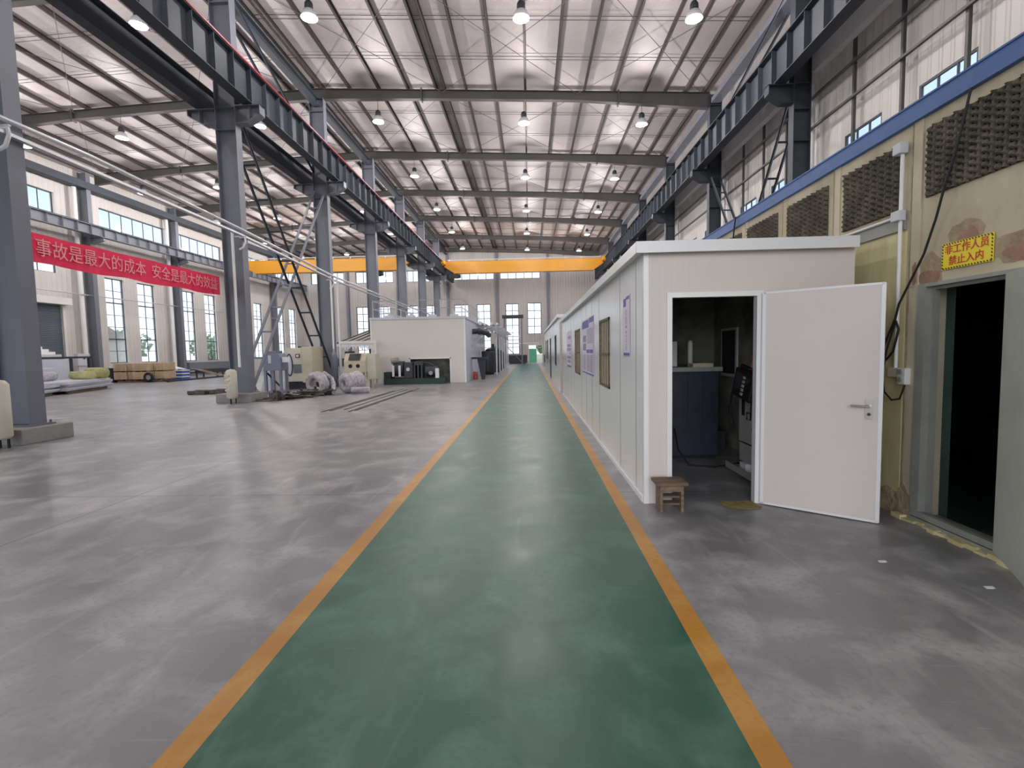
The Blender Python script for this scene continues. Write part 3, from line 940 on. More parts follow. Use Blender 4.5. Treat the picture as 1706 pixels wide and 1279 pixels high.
# ================================================================ LEFT SIDE SERVICES
def tubething(name, label, cat, pts, r, m, group=None, n=10):
    o = MB().tube(pts, r, n).build(name, m)
    setbase(o, pts[0]); return tag(o, label, cat, group)
tubething('air_pipe', 'bright galvanised air pipe running past the left column row at mid height', 'pipe',
          [(-9.66, 6.0, 6.05), (-9.66, 11, 6.06), (-9.66, 16.5, 5.85), (-9.66, 24.5, 5.42), (-9.66, 40, 5.25), (-9.66, 55, 5.2)], 0.05, M['pipe'])
o = MB()
pp = [(-9.67, 6.0, 5.86), (-9.67, 16.5, 5.66), (-9.67, 24.5, 5.24), (-9.67, 40, 5.08)]
o = MB()
for a, b in zip(pp, pp[1:]): o.bar(a, b, 0.12, 0.06)
o = o.build('cable_tray', M['pipe']); setbase(o, pp[0]); tag(o, 'flat metal cable tray beside the air pipe on the left column row', 'cable tray')
for k in (1, 2, 3):
    y = 9.4 if k == 1 else FY(k)
    z = {1: 5.85, 2: 5.55, 3: 5.15}[k]
    o = MB()
    o.bar((-9.78, y - 0.28, z + 0.05), (-9.62, y - 0.28, z + 0.05), 0.05, 0.05)
    o.bar((-9.95, y - 0.28, z + 0.08), (-9.55, y - 0.28, z + 0.08), 0.05, 0.03)
    o.tube([(-9.8, y - 0.28, z - 0.35), (-9.66, y - 0.28, z - 0.28), (-9.58, y - 0.28, z - 0.1), (-9.6, y - 0.28, z + 0.06)], 0.035, 8)
    o = o.build('pipe_bracket', M['white']); setbase(o, (-9.8, y - 0.28, z))
    tag(o, 'small white pipe bracket on the %s column of the left row' % ORD[k], 'bracket', 'pipe brackets on the left columns')
for k, x, y, z in ((2, -9.98, 16.66, 5.75), (3, -9.72, 24.25, 5.4), (3, -9.45, 24.35, 5.3)):
    o = MB().cyl((x, y, 1.2 if k == 2 else 0.55), (x, y, z), 0.045, 10).build('drop_pipe', M['white'])
    setbase(o, (x, y, 0.55))
    tag(o, {(2, -9.98): 'white air pipe dropping down the second column of the left row', (3, -9.72): 'white air pipe dropping along the third column, nearer the column', (3, -9.45): 'white air pipe dropping by the third column, farther right of the pair'}[(k, x)], 'pipe', 'white drop pipes on the left columns')
def receiver(x, y, label, h=1.0):
    t = thing('air_tank', label, 'tank', (x, y, 0), 'small air tanks at the left columns')
    r = 0.17
    MB().lathe((x, y, 0.16), [(0, 0), (r * 0.7, 0.01), (r, 0.06), (r, h - 0.1), (r * 0.7, h - 0.03), (0, h)], 20).build('tank_shell', M['offwhite'], t)
    for z in (0.42, 0.58, 0.74, 0.9):
        MB().box(x - 0.13, x + 0.04, y - r - 0.03, y - r + 0.06, z, z + 0.07).build('outlet_port', M['cream'], t, bevel=0.01)
    for a in (0.5, 2.6, 4.7):
        MB().cyl((x + 0.1 * math.cos(a), y + 0.1 * math.sin(a), 0), (x + 0.1 * math.cos(a), y + 0.1 * math.sin(a), 0.2), 0.022, 8).build('foot', M['black'], t)
receiver(-9.95, 16.1, 'small off-white air tank at the foot of the second left column')
receiver(-9.62, 8.55, 'white air tank beside the plinth of the nearest left column, cut by the photo edge', 1.1)

BAN1, BAN2 = (12.08, 0.93), (15.32, 0.88)
# red slogan banner between first and second column
bt = thing('slogan_banner', 'red cloth banner with pale Chinese lettering hung between two grey columns', 'banner', (-10.72, 10.35, 4.0))
n = 40
vs_, fs = [], []
for i in range(n + 1):
    y = 10.35 + 6.65 * i / n
    w = 0.018 * math.sin(i * 0.9) + 0.012 * math.sin(i * 2.1)
    for dx in (0, -0.006):
        vs_ += [(-10.72 + w + dx, y, 3.70 + 0.02 * math.sin(i * 0.5)), (-10.72 + w * 0.6 + dx, y, 4.34 + 0.008 * math.sin(i * 0.7))]
for i in range(n):
    a, b = i * 4, (i + 1) * 4
    fs += [(a, b, b + 1, a + 1), (a + 2, a + 3, b + 3, b + 2), (a + 1, b + 1, b + 3, a + 3), (a, a + 2, b + 2, b)]
MB().add(vs_, fs).build('cloth', M['banner'], bt)
MB().cyl((-10.72, 10.32, 3.62), (-10.72, 10.32, 4.42), 0.022, 8).build('end_pole', M['charcoal'], bt)
text_mesh('lettering', '事故是最大的成本', 0.42, 0.003, M['banner_text'], bt, (-10.68, BAN1[0], 4.02), (0, 1, 0), (0, 0, 1), BAN1[1])
text_mesh('lettering', '安全是最大的效益', 0.42, 0.003, M['banner_text'], bt, (-10.68, BAN2[0], 4.02), (0, 1, 0), (0, 0, 1), BAN2[1])

# pipe, meter box on the left wall
tubething('wall_pipe', 'thin pale pipe running along the left window wall above the shutter', 'pipe', [(-28.45, 18, 5.7), (-28.3, 60, 5.62)], 0.035, M['pipe'])
t = thing('electric_box', 'pale grey electric box with a warning mark on a post by the left wall', 'electric box', (-28.07, 30.05, 0))
MB().box(-28.2, -27.95, 29.65, 30.5, 1.15, 1.9).build('cabinet_body', M['cab_pale'], t, bevel=0.02)
MB().box(-28.17, -28.01, 29.75, 30.35, 0.0, 1.15).build('post', M['cab_pale'], t)
MB().prism([(30.0, 1.56), (30.18, 1.56), (30.09, 1.72)], 'X', -27.95, -27.94).build('warning_mark', M['charcoal'], t)

# ================================================================ LEFT CLUTTER
def panel_stack(name, label, c, L, W, n, ang, th=0.07, zz=0.14, spread=0.1, material='cab_pale', group='stacked white panels', seed=1):
    rnd = random.Random(seed)
    for i in range(n):
        ox, oy, da = rnd.uniform(-spread, spread), rnd.uniform(-spread, spread), rnd.uniform(-0.015, 0.015)
        a = ang + da
        u = Vector((math.cos(a), math.sin(a), 0))
        p = Vector((c[0] + ox, c[1] + oy, zz + th * (i + 0.5)))
        mb = MB().bar(p - u * L / 2, p + u * L / 2, W, th - 0.006)
        mb.bar(p - u * L / 2, p + u * L / 2, W + 0.012, 0.012)
        o = mb.build('sandwich_panel', M[material])
        setbase(o, p)
        pos = 'bottom' if i == 0 else ('top' if i == n - 1 else ORD[i + 1] + ' from the bottom')
        tag(o, '%s, %s' % (label, pos), 'panel', group)
    return zz + th * n
def pallet(label, c, L, W, ang, material='wood', group=None):
    t = thing('pallet', label, 'pallet', (c[0], c[1], 0), group)
    u = Vector((math.cos(ang), math.sin(ang), 0)); v = Vector((-u.y, u.x, 0))
    c = Vector((c[0], c[1], 0))
    for s in (-0.45, 0, 0.45):
        MB().bar(c + v * W * s - u * L / 2 + Vector((0, 0, 0.06)), c + v * W * s + u * L / 2 + Vector((0, 0, 0.06)), 0.1, 0.1).build('runner', M[material], t)
    for i in range(6):
        q = c + u * L * (-0.46 + 0.92 * i / 5) + Vector((0, 0, 0.122))
        MB().bar(q - v * W / 2, q + v * W / 2, 0.14, 0.022).build('deck_board', M[material], t)
    return t
A1 = math.atan2(24.6 - 21.4, -22.3 + 21.1)
pallet('low wooden pallet under the long stack of white panels', (-22.35, 23.35), 3.9, 1.3, A1)
panel_stack('s', 'long white panel stacked on the pallet left of the crates', (-22.35, 23.35), 4.4, 1.5, 6, A1, seed=3)
pallet('low wooden pallet behind the nearest left column', (-21.4, 19.9), 2.0, 1.3, A1)
panel_stack('s', 'short white panel stacked beside the nearest column', (-21.4, 19.9), 2.6, 1.4, 6, A1, seed=5, group='short white panels')
# white barrels and wrapped rolls on the panels
def barrel(x, y, z, r, h, label, m='cab_pale'):
    t = thing('drum', label, 'drum', (x, y, z))
    MB().lathe((x, y, z), [(0, 0), (r, 0), (r, 0.02), (r * 0.97, 0.05), (r * 0.97, h * 0.33), (r, h * 0.35), (r * 0.97, h * 0.37), (r * 0.97, h * 0.65), (r, h * 0.67), (r * 0.97, h * 0.69), (r * 0.97, h - 0.03), (r, h), (0, h)], 24).build('drum_shell', M[m], t)
    MB().lathe((x, y, z + h), [(0, 0.0), (r * 0.9, 0.0), (r * 0.9, 0.015), (0, 0.02)], 24).build('lid', M['white'], t)
barrel(-23.75, 23.3, 0.0, 0.45, 1.15, 'large white drum standing beside the panel stack')
t = thing('plastic_roll', 'pale rolled plastic sheet lying on the panel stack', 'roll', (-22.75, 22.4, 0.57))
MB().lathe((-22.75, 22.4, 0.8), [(0.13, -0.35), (0.22, -0.35), (0.225, 0.4), (0.13, 0.4), (0.13, -0.35)], 20, axis='Y').build('roll_body', M['ring'], t)
for i, (x, y, r, L) in enumerate([(-22.45, 24.0, 0.2, 1.1), (-22.55, 24.95, 0.28, 0.9)]):
    o = MB().lathe((x, y, 0.57 + r), [(0, -L / 2), (r, -L / 2), (r * 1.03, 0), (r, L / 2), (0, L / 2)], 18, axis='X').jitter(0.02, i).build('insulation_roll', M['yellow_foam'])
    setbase(o, (x, y, 0.57)); tag(o, ['smaller olive yellow roll on the white panel stack, in the middle', 'larger olive yellow roll at the far end of the white panel stack'][i], 'roll', 'olive yellow rolls')
# workbench with white back panel and foam offcuts on it
t = thing('packing_bench', 'dark edged bench with a tall white back panel, in front of the slate shutter', 'bench', (-25.4, 25.5, 0))
MB().box(-27.2, -23.9, 25.0, 26.2, 1.62, 1.72).build('bench_top', M['charcoal'], t)
MB().box(-26.6, -24.0, 25.0, 25.06, 0.25, 1.6).build('back_panel', M['cab_pale'], t)
for x in (-27.1, -24.0):
    for y in (25.05, 26.1): MB().box(x - 0.05, x + 0.05, y - 0.05, y + 0.05, 0, 1.62).build('leg', M['charcoal'], t)
for i in range(4):
    o = MB().box(-27.0 + 0.05 * i, -25.5 - 0.25 * i, 25.1, 26.1 - 0.1 * i, 1.72 + 0.14 * i, 1.86 + 0.14 * i).jitter(0.015, i).build('foam_slab', M['white'])
    setbase(o, (-26.2, 25.6, 1.72 + 0.14 * i)); tag(o, 'white foam slab stacked on the bench by the shutter, %s of four' % ['lowest', 'second from below', 'third from below', 'topmost'][i], 'foam slab', 'white foam slabs')
# crates
ci = 0
def slat_crate(x0, x1, y0, y1, z0, z1, label):
    t = thing('wooden_crate', label, 'crate', ((x0 + x1) / 2, (y0 + y1) / 2, z0), 'pale wooden crates under the windows')
    MB().box(x0 + 0.02, x1 - 0.02, y0 + 0.02, y1 - 0.02, z0, z1 - 0.01).build('crate_body', M['crate'], t)
    for xx in (x0 + 0.05, (x0 + x1) / 2, x1 - 0.05):
        MB().box(xx - 0.05, xx + 0.05, y0 + 0.05, y1 - 0.05, z0 - 0.06, z0).build('foot_block', M['wood'], t)
    h = (z1 - z0)
    sl = MB()
    for j in range(4):
        a = z0 + h * (0.03 + 0.25 * j)
        sl.box(x0, x1, y0, y0 + 0.02, a, a + h * 0.2); sl.box(x1 - 0.02, x1, y0, y1, a, a + h * 0.2)
    sl.build('slats', M['carton'], t)
    for xx, yy in ((x0, y0), (x1, y0), (x1, y1)):
        MB().box(xx - 0.04, xx + 0.04, yy - 0.03, yy + 0.03, z0, z1).build('corner_post', M['crate'], t)
names = ['at the left end of the row', 'second from the left', 'third from the left', 'at the right end of the row']
xs = [(-26.85, -26.1), (-26.02, -25.58), (-25.52, -24.62), (-24.5, -23.95)]
ys_ = [31.0, 31.15, 30.95, 31.5]
for i, (a, b) in enumerate(xs):
    for j in range(2):
        slat_crate(a, b, ys_[i], ys_[i] + 1.0, 0.135 + 0.06 + 0.545 * j, 0.135 + 0.545 * (j + 1), 'pale wooden crate under the tall windows, %s, %s layer' % (names[i], ['lower', 'upper'][j]))
pallet('low pallet under the pale wooden crates', (-25.3, 31.55), 2.9, 0.95, 0.0)
o = MB().box(-27.6, -26.95, 30.8, 31.4, 0, 0.95).build('steel_bin', M['charcoal']); setbase(o, (-27.3, 31.1, 0)); tag(o, 'dark steel bin standing left of the pale wooden crates', 'bin')
t = thing('rubber_wheel', 'black rubber wheel leaning on the wooden crates', 'wheel', (-24.4, 30.75, 0))
MB().torus((-24.4, 30.75, 0.33), 0.24, 0.09, 'Y', 24, 10).build('tyre', M['black'], t)
MB().cyl((-24.4, 30.71, 0.33), (-24.4, 30.81, 0.33), 0.16, 20).build('hub', M['galv'], t)
o = MB().box(-26.15, -25.35, 33.7, 34.5, 0.0, 0.8).jitter(0.01).build('carton', M['carton']); setbase(o, (-25.7, 34, 0)); tag(o, 'tall brown carton right of the wooden crates', 'carton')
o = MB().add([(-26.2, 33.7, 0.8), (-25.2, 33.6, 0.82), (-24.4, 34.0, 0.72), (-24.6, 34.6, 0.72), (-25.4, 34.8, 0.8), (-26.2, 34.6, 0.82), (-25.8, 34.1, 1.0), (-25.0, 34.2, 0.9)], [(0, 1, 7, 6), (1, 2, 7), (2, 3, 7), (3, 4, 7), (4, 5, 6, 7), (5, 0, 6), (0, 5, 4, 3, 2, 1)]).build('plastic_sheet', M['white'])
setbase(o, (-25.6, 34.1, 0.8)); tag(o, 'crumpled white plastic sheet draped over the carton and blue boxes', 'plastic sheet')
for j in range(3):
    t = thing('flat_box', 'flat blue box with white edges beside the carton, %s of three' % ['bottom', 'middle', 'top'][j], 'box', (-24.7, 33.9, 0.05 + 0.22 * j), 'flat blue boxes')
    z = 0.03 + 0.22 * j
    MB().box(-25.25, -24.2, 33.5, 34.3, z, z + 0.14).build('box_body', M['sack_blue'], t)
    MB().box(-25.26, -24.19, 33.49, 34.31, z + 0.14, z + 0.21).build('box_rim', M['white'], t)
for i, dx in enumerate((0, 0.12)):
    o = MB().bar((-22.9 - dx, 30.4, 0.04 + 0.03 * i), (-23.7 - dx, 39.5, 0.04), 0.1, 0.08).build('floor_bar', M['charcoal'])
    setbase(o, (-22.9 - dx, 30.4, 0)); tag(o, 'long dark steel bar on the floor in front of the crates, %s of two' % ['nearer', 'farther'][i], 'bar', 'long dark floor bars')
t = thing('roller_conveyor', 'low dark roller conveyor under the tall windows', 'conveyor', (-25.0, 37.0, 0))
MB().box(-25.4, -25.3, 35.0, 40.0, 0.35, 0.62).build('side_rail', M['charcoal'], t)
MB().box(-24.3, -24.2, 35.0, 40.0, 0.35, 0.62).build('side_rail', M['charcoal'], t)
for i in range(12):
    MB().cyl((-25.3, 35.2 + i * 0.42, 0.5), (-24.3, 35.2 + i * 0.42, 0.5), 0.06, 10).build('roller', M['galv'], t)
for y in (35.1, 37.5, 39.9):
    for x in (-25.35, -24.25): MB().box(x - 0.04, x + 0.04, y - 0.04, y + 0.04, 0, 0.35).build('leg', M['charcoal'], t)
o = MB().box(-28.55, -28.1, 39.9, 46.0, 0.0, 1.1).build('low_cabinet', M['steel']); setbase(o, (-28.3, 43, 0)); tag(o, 'long low grey cabinet below the second pair of tall windows', 'cabinet')
o = MB()
for i in range(3): o.bar((-24.2 + 0.1 * i, 34.6 + 0.3 * i, 0.75 - 0.05 * i), (-23.5 + 0.1 * i, 36.6 + 0.2 * i, 0.1), 0.14, 0.03)
o = o.build('leaning_boards', M['crate']); setbase(o, (-23.9, 35.5, 0)); tag(o, 'pale boards sloping down beside the blue boxes', 'boards')

# small machined frames lying on the floor
def small_frame(x, y, L, W, h, label, pegs=0):
    t = thing('floor_frame', label, 'frame', (x, y, 0), 'small dark machine frames on the floor')
    mb = MB()
    for s in (-1, 1):
        mb.box(x - L / 2, x + L / 2, y + s * W / 2 - 0.04, y + s * W / 2 + 0.04, 0.03, h)
        mb.box(x + s * (L / 2 - 0.05) - 0.05, x + s * (L / 2 - 0.05) + 0.05, y - W / 2, y + W / 2, 0.0, h * 0.9)
    mb.box(x - 0.06, x + 0.06, y - W / 2, y + W / 2, 0.02, h * 0.7)
    mb.build('frame_rails', M['scrap'], t, bevel=0.01)
    for i in range(pegs):
        MB().cyl((x - L * 0.3 + L * 0.3 * i, y, h * 0.6), (x - L * 0.3 + L * 0.3 * i, y, h + 0.22 + 0.06 * (i % 2)), 0.035, 10).build('peg', M['charcoal'], t)
small_frame(-13.95, 20.35, 0.75, 0.5, 0.17, 'small open dark frame on the floor, leftmost of three left of the second column')
small_frame(-13.15, 20.45, 0.65, 0.45, 0.2, 'small rusty frame on the floor, middle of three left of the second column')
small_frame(-12.35, 20.7, 0.95, 0.5, 0.24, 'dark frame with upright pegs, rightmost of three left of the second column', 3)

# blue-grey press stand
t = thing('control_cabinet', 'blue grey cabinet on tall legs beside the lattice brace', 'cabinet', (-10.75, 20.4, 0))
MB().prism([(-11.05, 0.95), (-10.3, 0.95), (-10.3, 1.5), (-10.42, 1.66), (-10.9, 1.66), (-11.05, 1.45)], 'Y', 20.1, 20.75).build('cabinet_body', M['cab_blue'], t, bevel=0.015)
MB().box(-10.82, -10.7, 20.085, 20.1, 1.25, 1.58).build('label_plate', M['cab_pale'], t)
MB().box(-10.95, -10.5, 20.2, 20.7, 1.66, 1.76).build('top_cap', M['cab_blue'], t, bevel=0.02)
for x in (-11.0, -10.68, -10.36):
    MB().box(x - 0.05, x + 0.05, 20.12, 20.22, 0.08, 0.95).build('leg', M['cab_blue'], t)
for x in (-11.0, -10.36):
    MB().box(x - 0.05, x + 0.05, 20.62, 20.72, 0.08, 0.95).build('leg', M['cab_blue'], t)
MB().box(-11.1, -10.26, 20.05, 20.8, 0.0, 0.08).build('base_frame', M['cab_blue'], t)
MB().bar((-11.0, 20.3, 0.85), (-10.4, 20.3, 0.2), 0.03, 0.12, (0, 1, 0)).build('diagonal_plate', M['black'], t)
MB().box(-10.3, -10.05, 20.2, 20.35, 1.28, 1.5).build('side_box', M['white'], t, bevel=0.01)
o = MB().prism([(-11.65, 0.0), (-11.0, 0.0), (-11.0, 1.5), (-11.25, 1.5)], 'Y', 20.9, 21.2).build('pale_guard', M['cab_pale'])
setbase(o, (-11.3, 21, 0)); tag(o, 'pale sloping sheet guard standing behind the blue grey cabinet', 'guard')
# machine tool
t = thing('machine_tool', 'cream machine tool with an oval window between the lattice braces', 'machine', (-10.5, 23.0, 0))
MB().prism([(-11.35, 0.35), (-10.45, 0.35), (-10.45, 1.9), (-11.15, 1.9), (-11.35, 1.65)], 'Y', 22.3, 23.5).build('machine_body', M['offwhite'], t, bevel=0.03)
MB().box(-10.45, -9.95, 22.3, 23.5, 0.3, 1.95).build('side_cabinet', M['cream'], t, bevel=0.02)
ov = MB(); n = 28
ring0 = [(-11.02 + 0.16 * math.cos(2 * math.pi * i / n), 22.28, 1.12 + 0.52 * math.sin(2 * math.pi * i / n)) for i in range(n)]
ring1 = [(-11.02 + 0.11 * math.cos(2 * math.pi * i / n), 22.28, 1.12 + 0.45 * math.sin(2 * math.pi * i / n)) for i in range(n)]
ring2 = [(p[0], 22.31, p[2]) for p in ring0]
ov.add(ring0 + ring1 + ring2, [(i, (i + 1) % n, n + (i + 1) % n, n + i) for i in range(n)] + [(i, 2 * n + i, 2 * n + (i + 1) % n, (i + 1) % n) for i in range(n)])
ov.build('window_rim', M['charcoal'], t)
MB().add([(p[0], 22.295, p[2]) for p in ring1], [tuple(range(n))]).build('oval_window', M['cab_pale'], t)
MB().box(-10.72, -10.52, 22.27, 22.3, 1.45, 1.62).build('display', M['charcoal'], t)
MB().box(-10.68, -10.56, 22.265, 22.27, 1.49, 1.58).build('display_screen', M['white'], t)
MB().box(-10.85, -10.47, 22.285, 22.3, 0.75, 1.15).build('grey_panel', M['steel'], t)
MB().box(-10.75, -10.5, 22.6, 23.2, 1.9, 1.98).build('top_unit', M['charcoal'], t)
MB().box(-11.2, -10.0, 22.4, 23.4, 0.0, 0.35).build('base', M['charcoal'], t)
MB().box(-11.75, -11.36, 22.5, 23.3, 0.6, 1.55).build('tool_box', M['cream'], t, bevel=0.02)
for x in (-11.7, -11.42): MB().box(x - 0.04, x + 0.04, 22.55, 22.65, 0, 0.6).build('leg', M['cream'], t)
# gas cylinder behind the brace
t = thing('gas_cylinder', 'blue and pale cylinder standing behind the falling lattice brace', 'cylinder', (-9.45, 23.6, 0))
MB().lathe((-9.45, 23.6, 0.02), [(0, 0), (0.17, 0), (0.17, 1.4), (0.12, 1.6), (0.05, 1.66), (0, 1.66)], 18).build('cylinder_body', M['cab_blue'], t)
MB().cyl((-9.45, 23.6, 1.68), (-9.45, 23.6, 1.84), 0.045, 10).build('valve', M['chrome'], t)

# wrapped wire coils
def coil(c, Ro, Ri, L, tilt, label, m='ring'):
    t = thing('wire_coil', label, 'coil', (c[0], c[1], 0), 'wrapped wire coils on the floor')
    h = L / 2
    prof = [(Ri, -h * 0.8), (Ri * 1.15, -h * 0.97), ((Ro + Ri) / 2, -h), (Ro * 0.92, -h * 0.93), (Ro, -h * 0.72), (Ro * 1.02, -h * 0.3), (Ro * 0.99, 0), (Ro * 1.02, h * 0.35), (Ro, h * 0.72), (Ro * 0.9, h * 0.95), ((Ro + Ri) / 2, h), (Ri, h * 0.85), (Ri, -h * 0.8)]
    rot = Matrix.Rotation(tilt[0], 3, 'Z') @ Matrix.Rotation(tilt[1], 3, 'X')
    mb = MB().lathe((0, 0, 0), prof, 40, axis='Y').jitter(0.03, Ro * 10, 6.0)
    vv = [rot @ Vector(v) for v in mb.v]
    zmin = min(v.z for v in vv)
    mb.v = [(v.x + c[0], v.y + c[1], v.z - zmin) for v in vv]
    mb.build('wrapped_coil', M[m], t)
    for yy in (-h * 0.45, h * 0.1, h * 0.55):
        bb = MB().torus((0, yy, 0), Ro * 1.02, 0.012, 'Y', 36, 6)
        vv = [rot @ Vector(v) for v in bb.v]
        bb.v = [(v.x + c[0], v.y + c[1], max(0.003, v.z - zmin)) for v in vv]
        bb.build('binding_band', M['cab_pale'], t)
coil((-8.3, 18.95), 0.44, 0.24, 0.42, (-0.35, 0.16), 'upright wrapped wire coil leaning in front of the cream machine tool')
coil((-7.25, 19.85), 0.40, 0.13, 0.85, (-0.62, 0.1), 'fat crumpled wire coil lying in front of the blasting cabinet')
o = MB().tube([(-8.2, 19.3, 0.86), (-7.95, 19.5, 0.62), (-7.8, 19.3, 0.38), (-7.68, 19.0, 0.18), (-7.6, 18.8, 0.1)], 0.085, 12).jitter(0.02, 5).build('plastic_wrap', M['ring'])
setbase(o, (-8, 19.4, 0)); tag(o, 'loose tail of pale plastic wrap hanging between the two wire coils', 'plastic wrap')
o = MB().tube([(-7.1, 19.3, 0.16), (-6.75, 19.35, 0.15), (-6.45, 19.5, 0.13)], 0.12, 10).jitter(0.03, 9).build('plastic_wrap', M['ring'])
setbase(o, (-6.8, 19.3, 0)); tag(o, 'crumpled end of plastic wrap right of the fat wire coil', 'plastic wrap')
# scrap heap: individual lengths of scrap lying on the floor
rnd = random.Random(11)
kinds = ['bent steel bar', 'flat steel offcut', 'short steel tube', 'rusty clamp plate']
for i in range(34):
    f = i / 33
    x = -8.98 + 0.95 * f + rnd.uniform(-0.3, 0.3); y = 16.75 + 2.0 * f + rnd.uniform(-0.4, 0.4)
    a = rnd.uniform(-0.6, 0.9); L = rnd.uniform(0.25, 0.85); z = rnd.uniform(0.04, 0.26) * (1 - 0.4 * abs(f - 0.5))
    k = i % 4
    p = Vector((x, y, z)); u = Vector((math.cos(a), math.sin(a), rnd.uniform(-0.12, 0.12)))
    mb = MB()
    if k == 0: mb.tube([p - u * L / 2, p, p + u * L / 2 + Vector((0, 0.08, -0.02))], 0.03, 7)
    elif k == 1: mb.bar(p - u * L / 2, p + u * L / 2, 0.16, 0.03)
    elif k == 2: mb.cyl(p - u * L * 0.3, p + u * L * 0.3, 0.06, 10)
    else:
        mb.box(x - 0.14, x + 0.14, y - 0.1, y + 0.1, 0.0, z + 0.08); mb.cyl((x, y, z + 0.05), (x, y, z + 0.18), 0.05, 10)
    mz = min(v[2] for v in mb.v)
    if mz < 0.0: mb.v = [(v[0], v[1], v[2] - mz) for v in mb.v]
    o = mb.build('scrap_piece', M['scrap']); setbase(o, p)
    tag(o, 'oily piece of steel scrap in the low heap at the foot of the second column', 'scrap', 'steel scrap heap at the second column')
# flat bars lying on the floor
for i in range(5):
    x0 = (-5.75, -5.62, -5.3, -5.0, -4.9)[i]
    o = MB().bar((x0, 13.3 + 0.25 * (i % 3), 0.012), (x0 + 0.05, 20.4 + 0.5 * ((i * 2) % 3), 0.012), 0.028, 0.012).build('flat_bar', M['bar'])
    setbase(o, (x0, 13.4, 0)); tag(o, 'long thin dark steel bar lying on the open floor left of the walkway', 'bar', 'long thin bars on the floor')

# blasting cabinet with white shelf frame behind it
t = thing('blasting_cabinet', 'cream blasting cabinet with two dark glove holes and open legs', 'cabinet', (-8.0, 22.6, 0))
MB().prism([(22.3, 0.72), (23.1, 0.72), (23.1, 1.6), (22.55, 1.6), (22.3, 1.25)], 'X', -8.5, -7.5).build('cabinet_body', M['cream'], t, bevel=0.015)
MB().prism([(22.285, 1.28), (22.515, 1.57), (22.50, 1.58), (22.27, 1.29)], 'X', -8.28, -7.75).build('view_window', M['machine_dark'], t)
for x in (-8.2, -7.85):
    MB().cyl((x, 22.285, 1.02), (x, 22.32, 1.02), 0.09, 18).build('glove_hole', M['black'], t)
MB().prism([(-8.4, 0.72), (-7.6, 0.72), (-7.8, 0.35), (-8.2, 0.35)], 'Y', 22.4, 23.0).build('hopper', M['cream'], t)
for x in (-8.47, -7.53):
    for y in (22.35, 23.05): MB().box(x - 0.035, x + 0.035, y - 0.035, y + 0.035, 0, 0.75).build('leg', M['cream'], t)
MB().box(-7.5, -7.1, 22.5, 23.2, 0.4, 1.55).build('side_filter_box', M['offwhite'], t)
for y in (22.55, 23.15): MB().box(-7.3, -7.24, y - 0.03, y + 0.03, 0, 0.4).build('leg', M['cream'], t)
MB().cyl((-8.35, 22.75, 0.3), (-8.35, 22.75, 0.72), 0.06, 10).build('drain_pipe', M['charcoal'], t)
t = thing('curtain_frame', 'white tube frame with a fringed plastic curtain behind the blasting cabinet', 'frame', (-8.2, 24.1, 0))
for x in (-9.3, -7.55): MB().box(x - 0.04, x + 0.04, 24.0, 24.08, 0, 2.15).build('post', M['white'], t)
MB().box(-9.35, -7.5, 23.98, 24.1, 2.08, 2.2).build('top_rail', M['white'], t)
fr = MB()
for i in range(22):
    x = -9.25 + i * 0.078
    fr.box(x, x + 0.06, 24.03, 24.04, 2.08 - 0.16 - 0.2 * random.random(), 2.08)
fr.build('curtain_fringe', M['white'], t)
o = MB().box(-9.15, -8.75, 24.2, 24.5, 0.2, 1.7).box(-9.1, -8.6, 24.2, 24.6, 0, 0.2).build('dust_filter', M['charcoal']); setbase(o, (-8.95, 24.4, 0)); tag(o, 'dark upright filter unit behind the white tube frame', 'filter')
# ribbed roof shed behind
t = thing('ribbed_canopy', 'grey ribbed sloping canopy left of the white machine room', 'canopy', (-10.0, 28.4, 0))
rb = MB().prism([(27.8, 2.12), (35.0, 3.3), (35.0, 3.36), (27.8, 2.18)], 'X', -10.95, -8.3)
rb.build('roof_sheet', M['tent'], t)
for i in range(7):
    x = -10.9 + i * 0.43
    MB().bar((x, 27.78, 2.2), (x, 35.0, 3.38), 0.05, 0.07).build('rib', M['charcoal'], t)
for x in (-10.85, -8.4):
    for y in (27.9, 34.9): MB().box(x - 0.05, x + 0.05, y - 0.05, y + 0.05, 0, 2.15 + (y - 27.8) * 0.163 - 0.03).build('post', M['steel'], t)
MB().box(-10.95, -8.3, 27.7, 27.82, 2.0, 2.14).build('front_beam', M['white_trim'], t)
# ================================================================ WHITE MACHINE ROOM (middle left)
RX0, RX1, RY0, RY1, RZ = -8.17, -3.3, 25.3, 36.0, 3.28
t = thing('machine_room', 'cream white windowless machine room with a low recess and a railing on its roof', 'room', ((RX0 + RX1) / 2, RY0, 0))
mb = MB()
mb.box(RX0, -6.18, RY0, RY0 + 0.08, 0, RZ); mb.box(-4.1, RX1 - 0.05, RY0, RY0 + 0.08, 0, RZ); mb.box(-6.18, -4.1, RY0, RY0 + 0.08, 1.26, RZ)
mb.build('front_panel', M['room_panel'], t)
MB().box(RX1 - 0.05, RX1, RY0, RY1, 0, RZ).build('side_panel', M['room_side'], t)
MB().box(RX0, RX0 + 0.05, RY0 + 0.08, RY1, 0, RZ).build('side_panel', M['room_panel'], t)
MB().box(RX0, RX1, RY1, RY1 + 0.05, 0, RZ).build('rear_panel', M['room_panel'], t)
MB().box(RX0 - 0.04, RX1 + 0.04, RY0 - 0.04, RY1 + 0.09, RZ, RZ + 0.12).build('roof_slab', M['cab_pale'], t)
MB().box(RX1 - 0.06, RX1 + 0.02, RY0 - 0.02, RY0 + 0.06, 0, RZ).box(RX0 - 0.02, RX0 + 0.06, RY0 - 0.02, RY0 + 0.0, 0, RZ).build('corner_trim', M['panel_trim'], t)
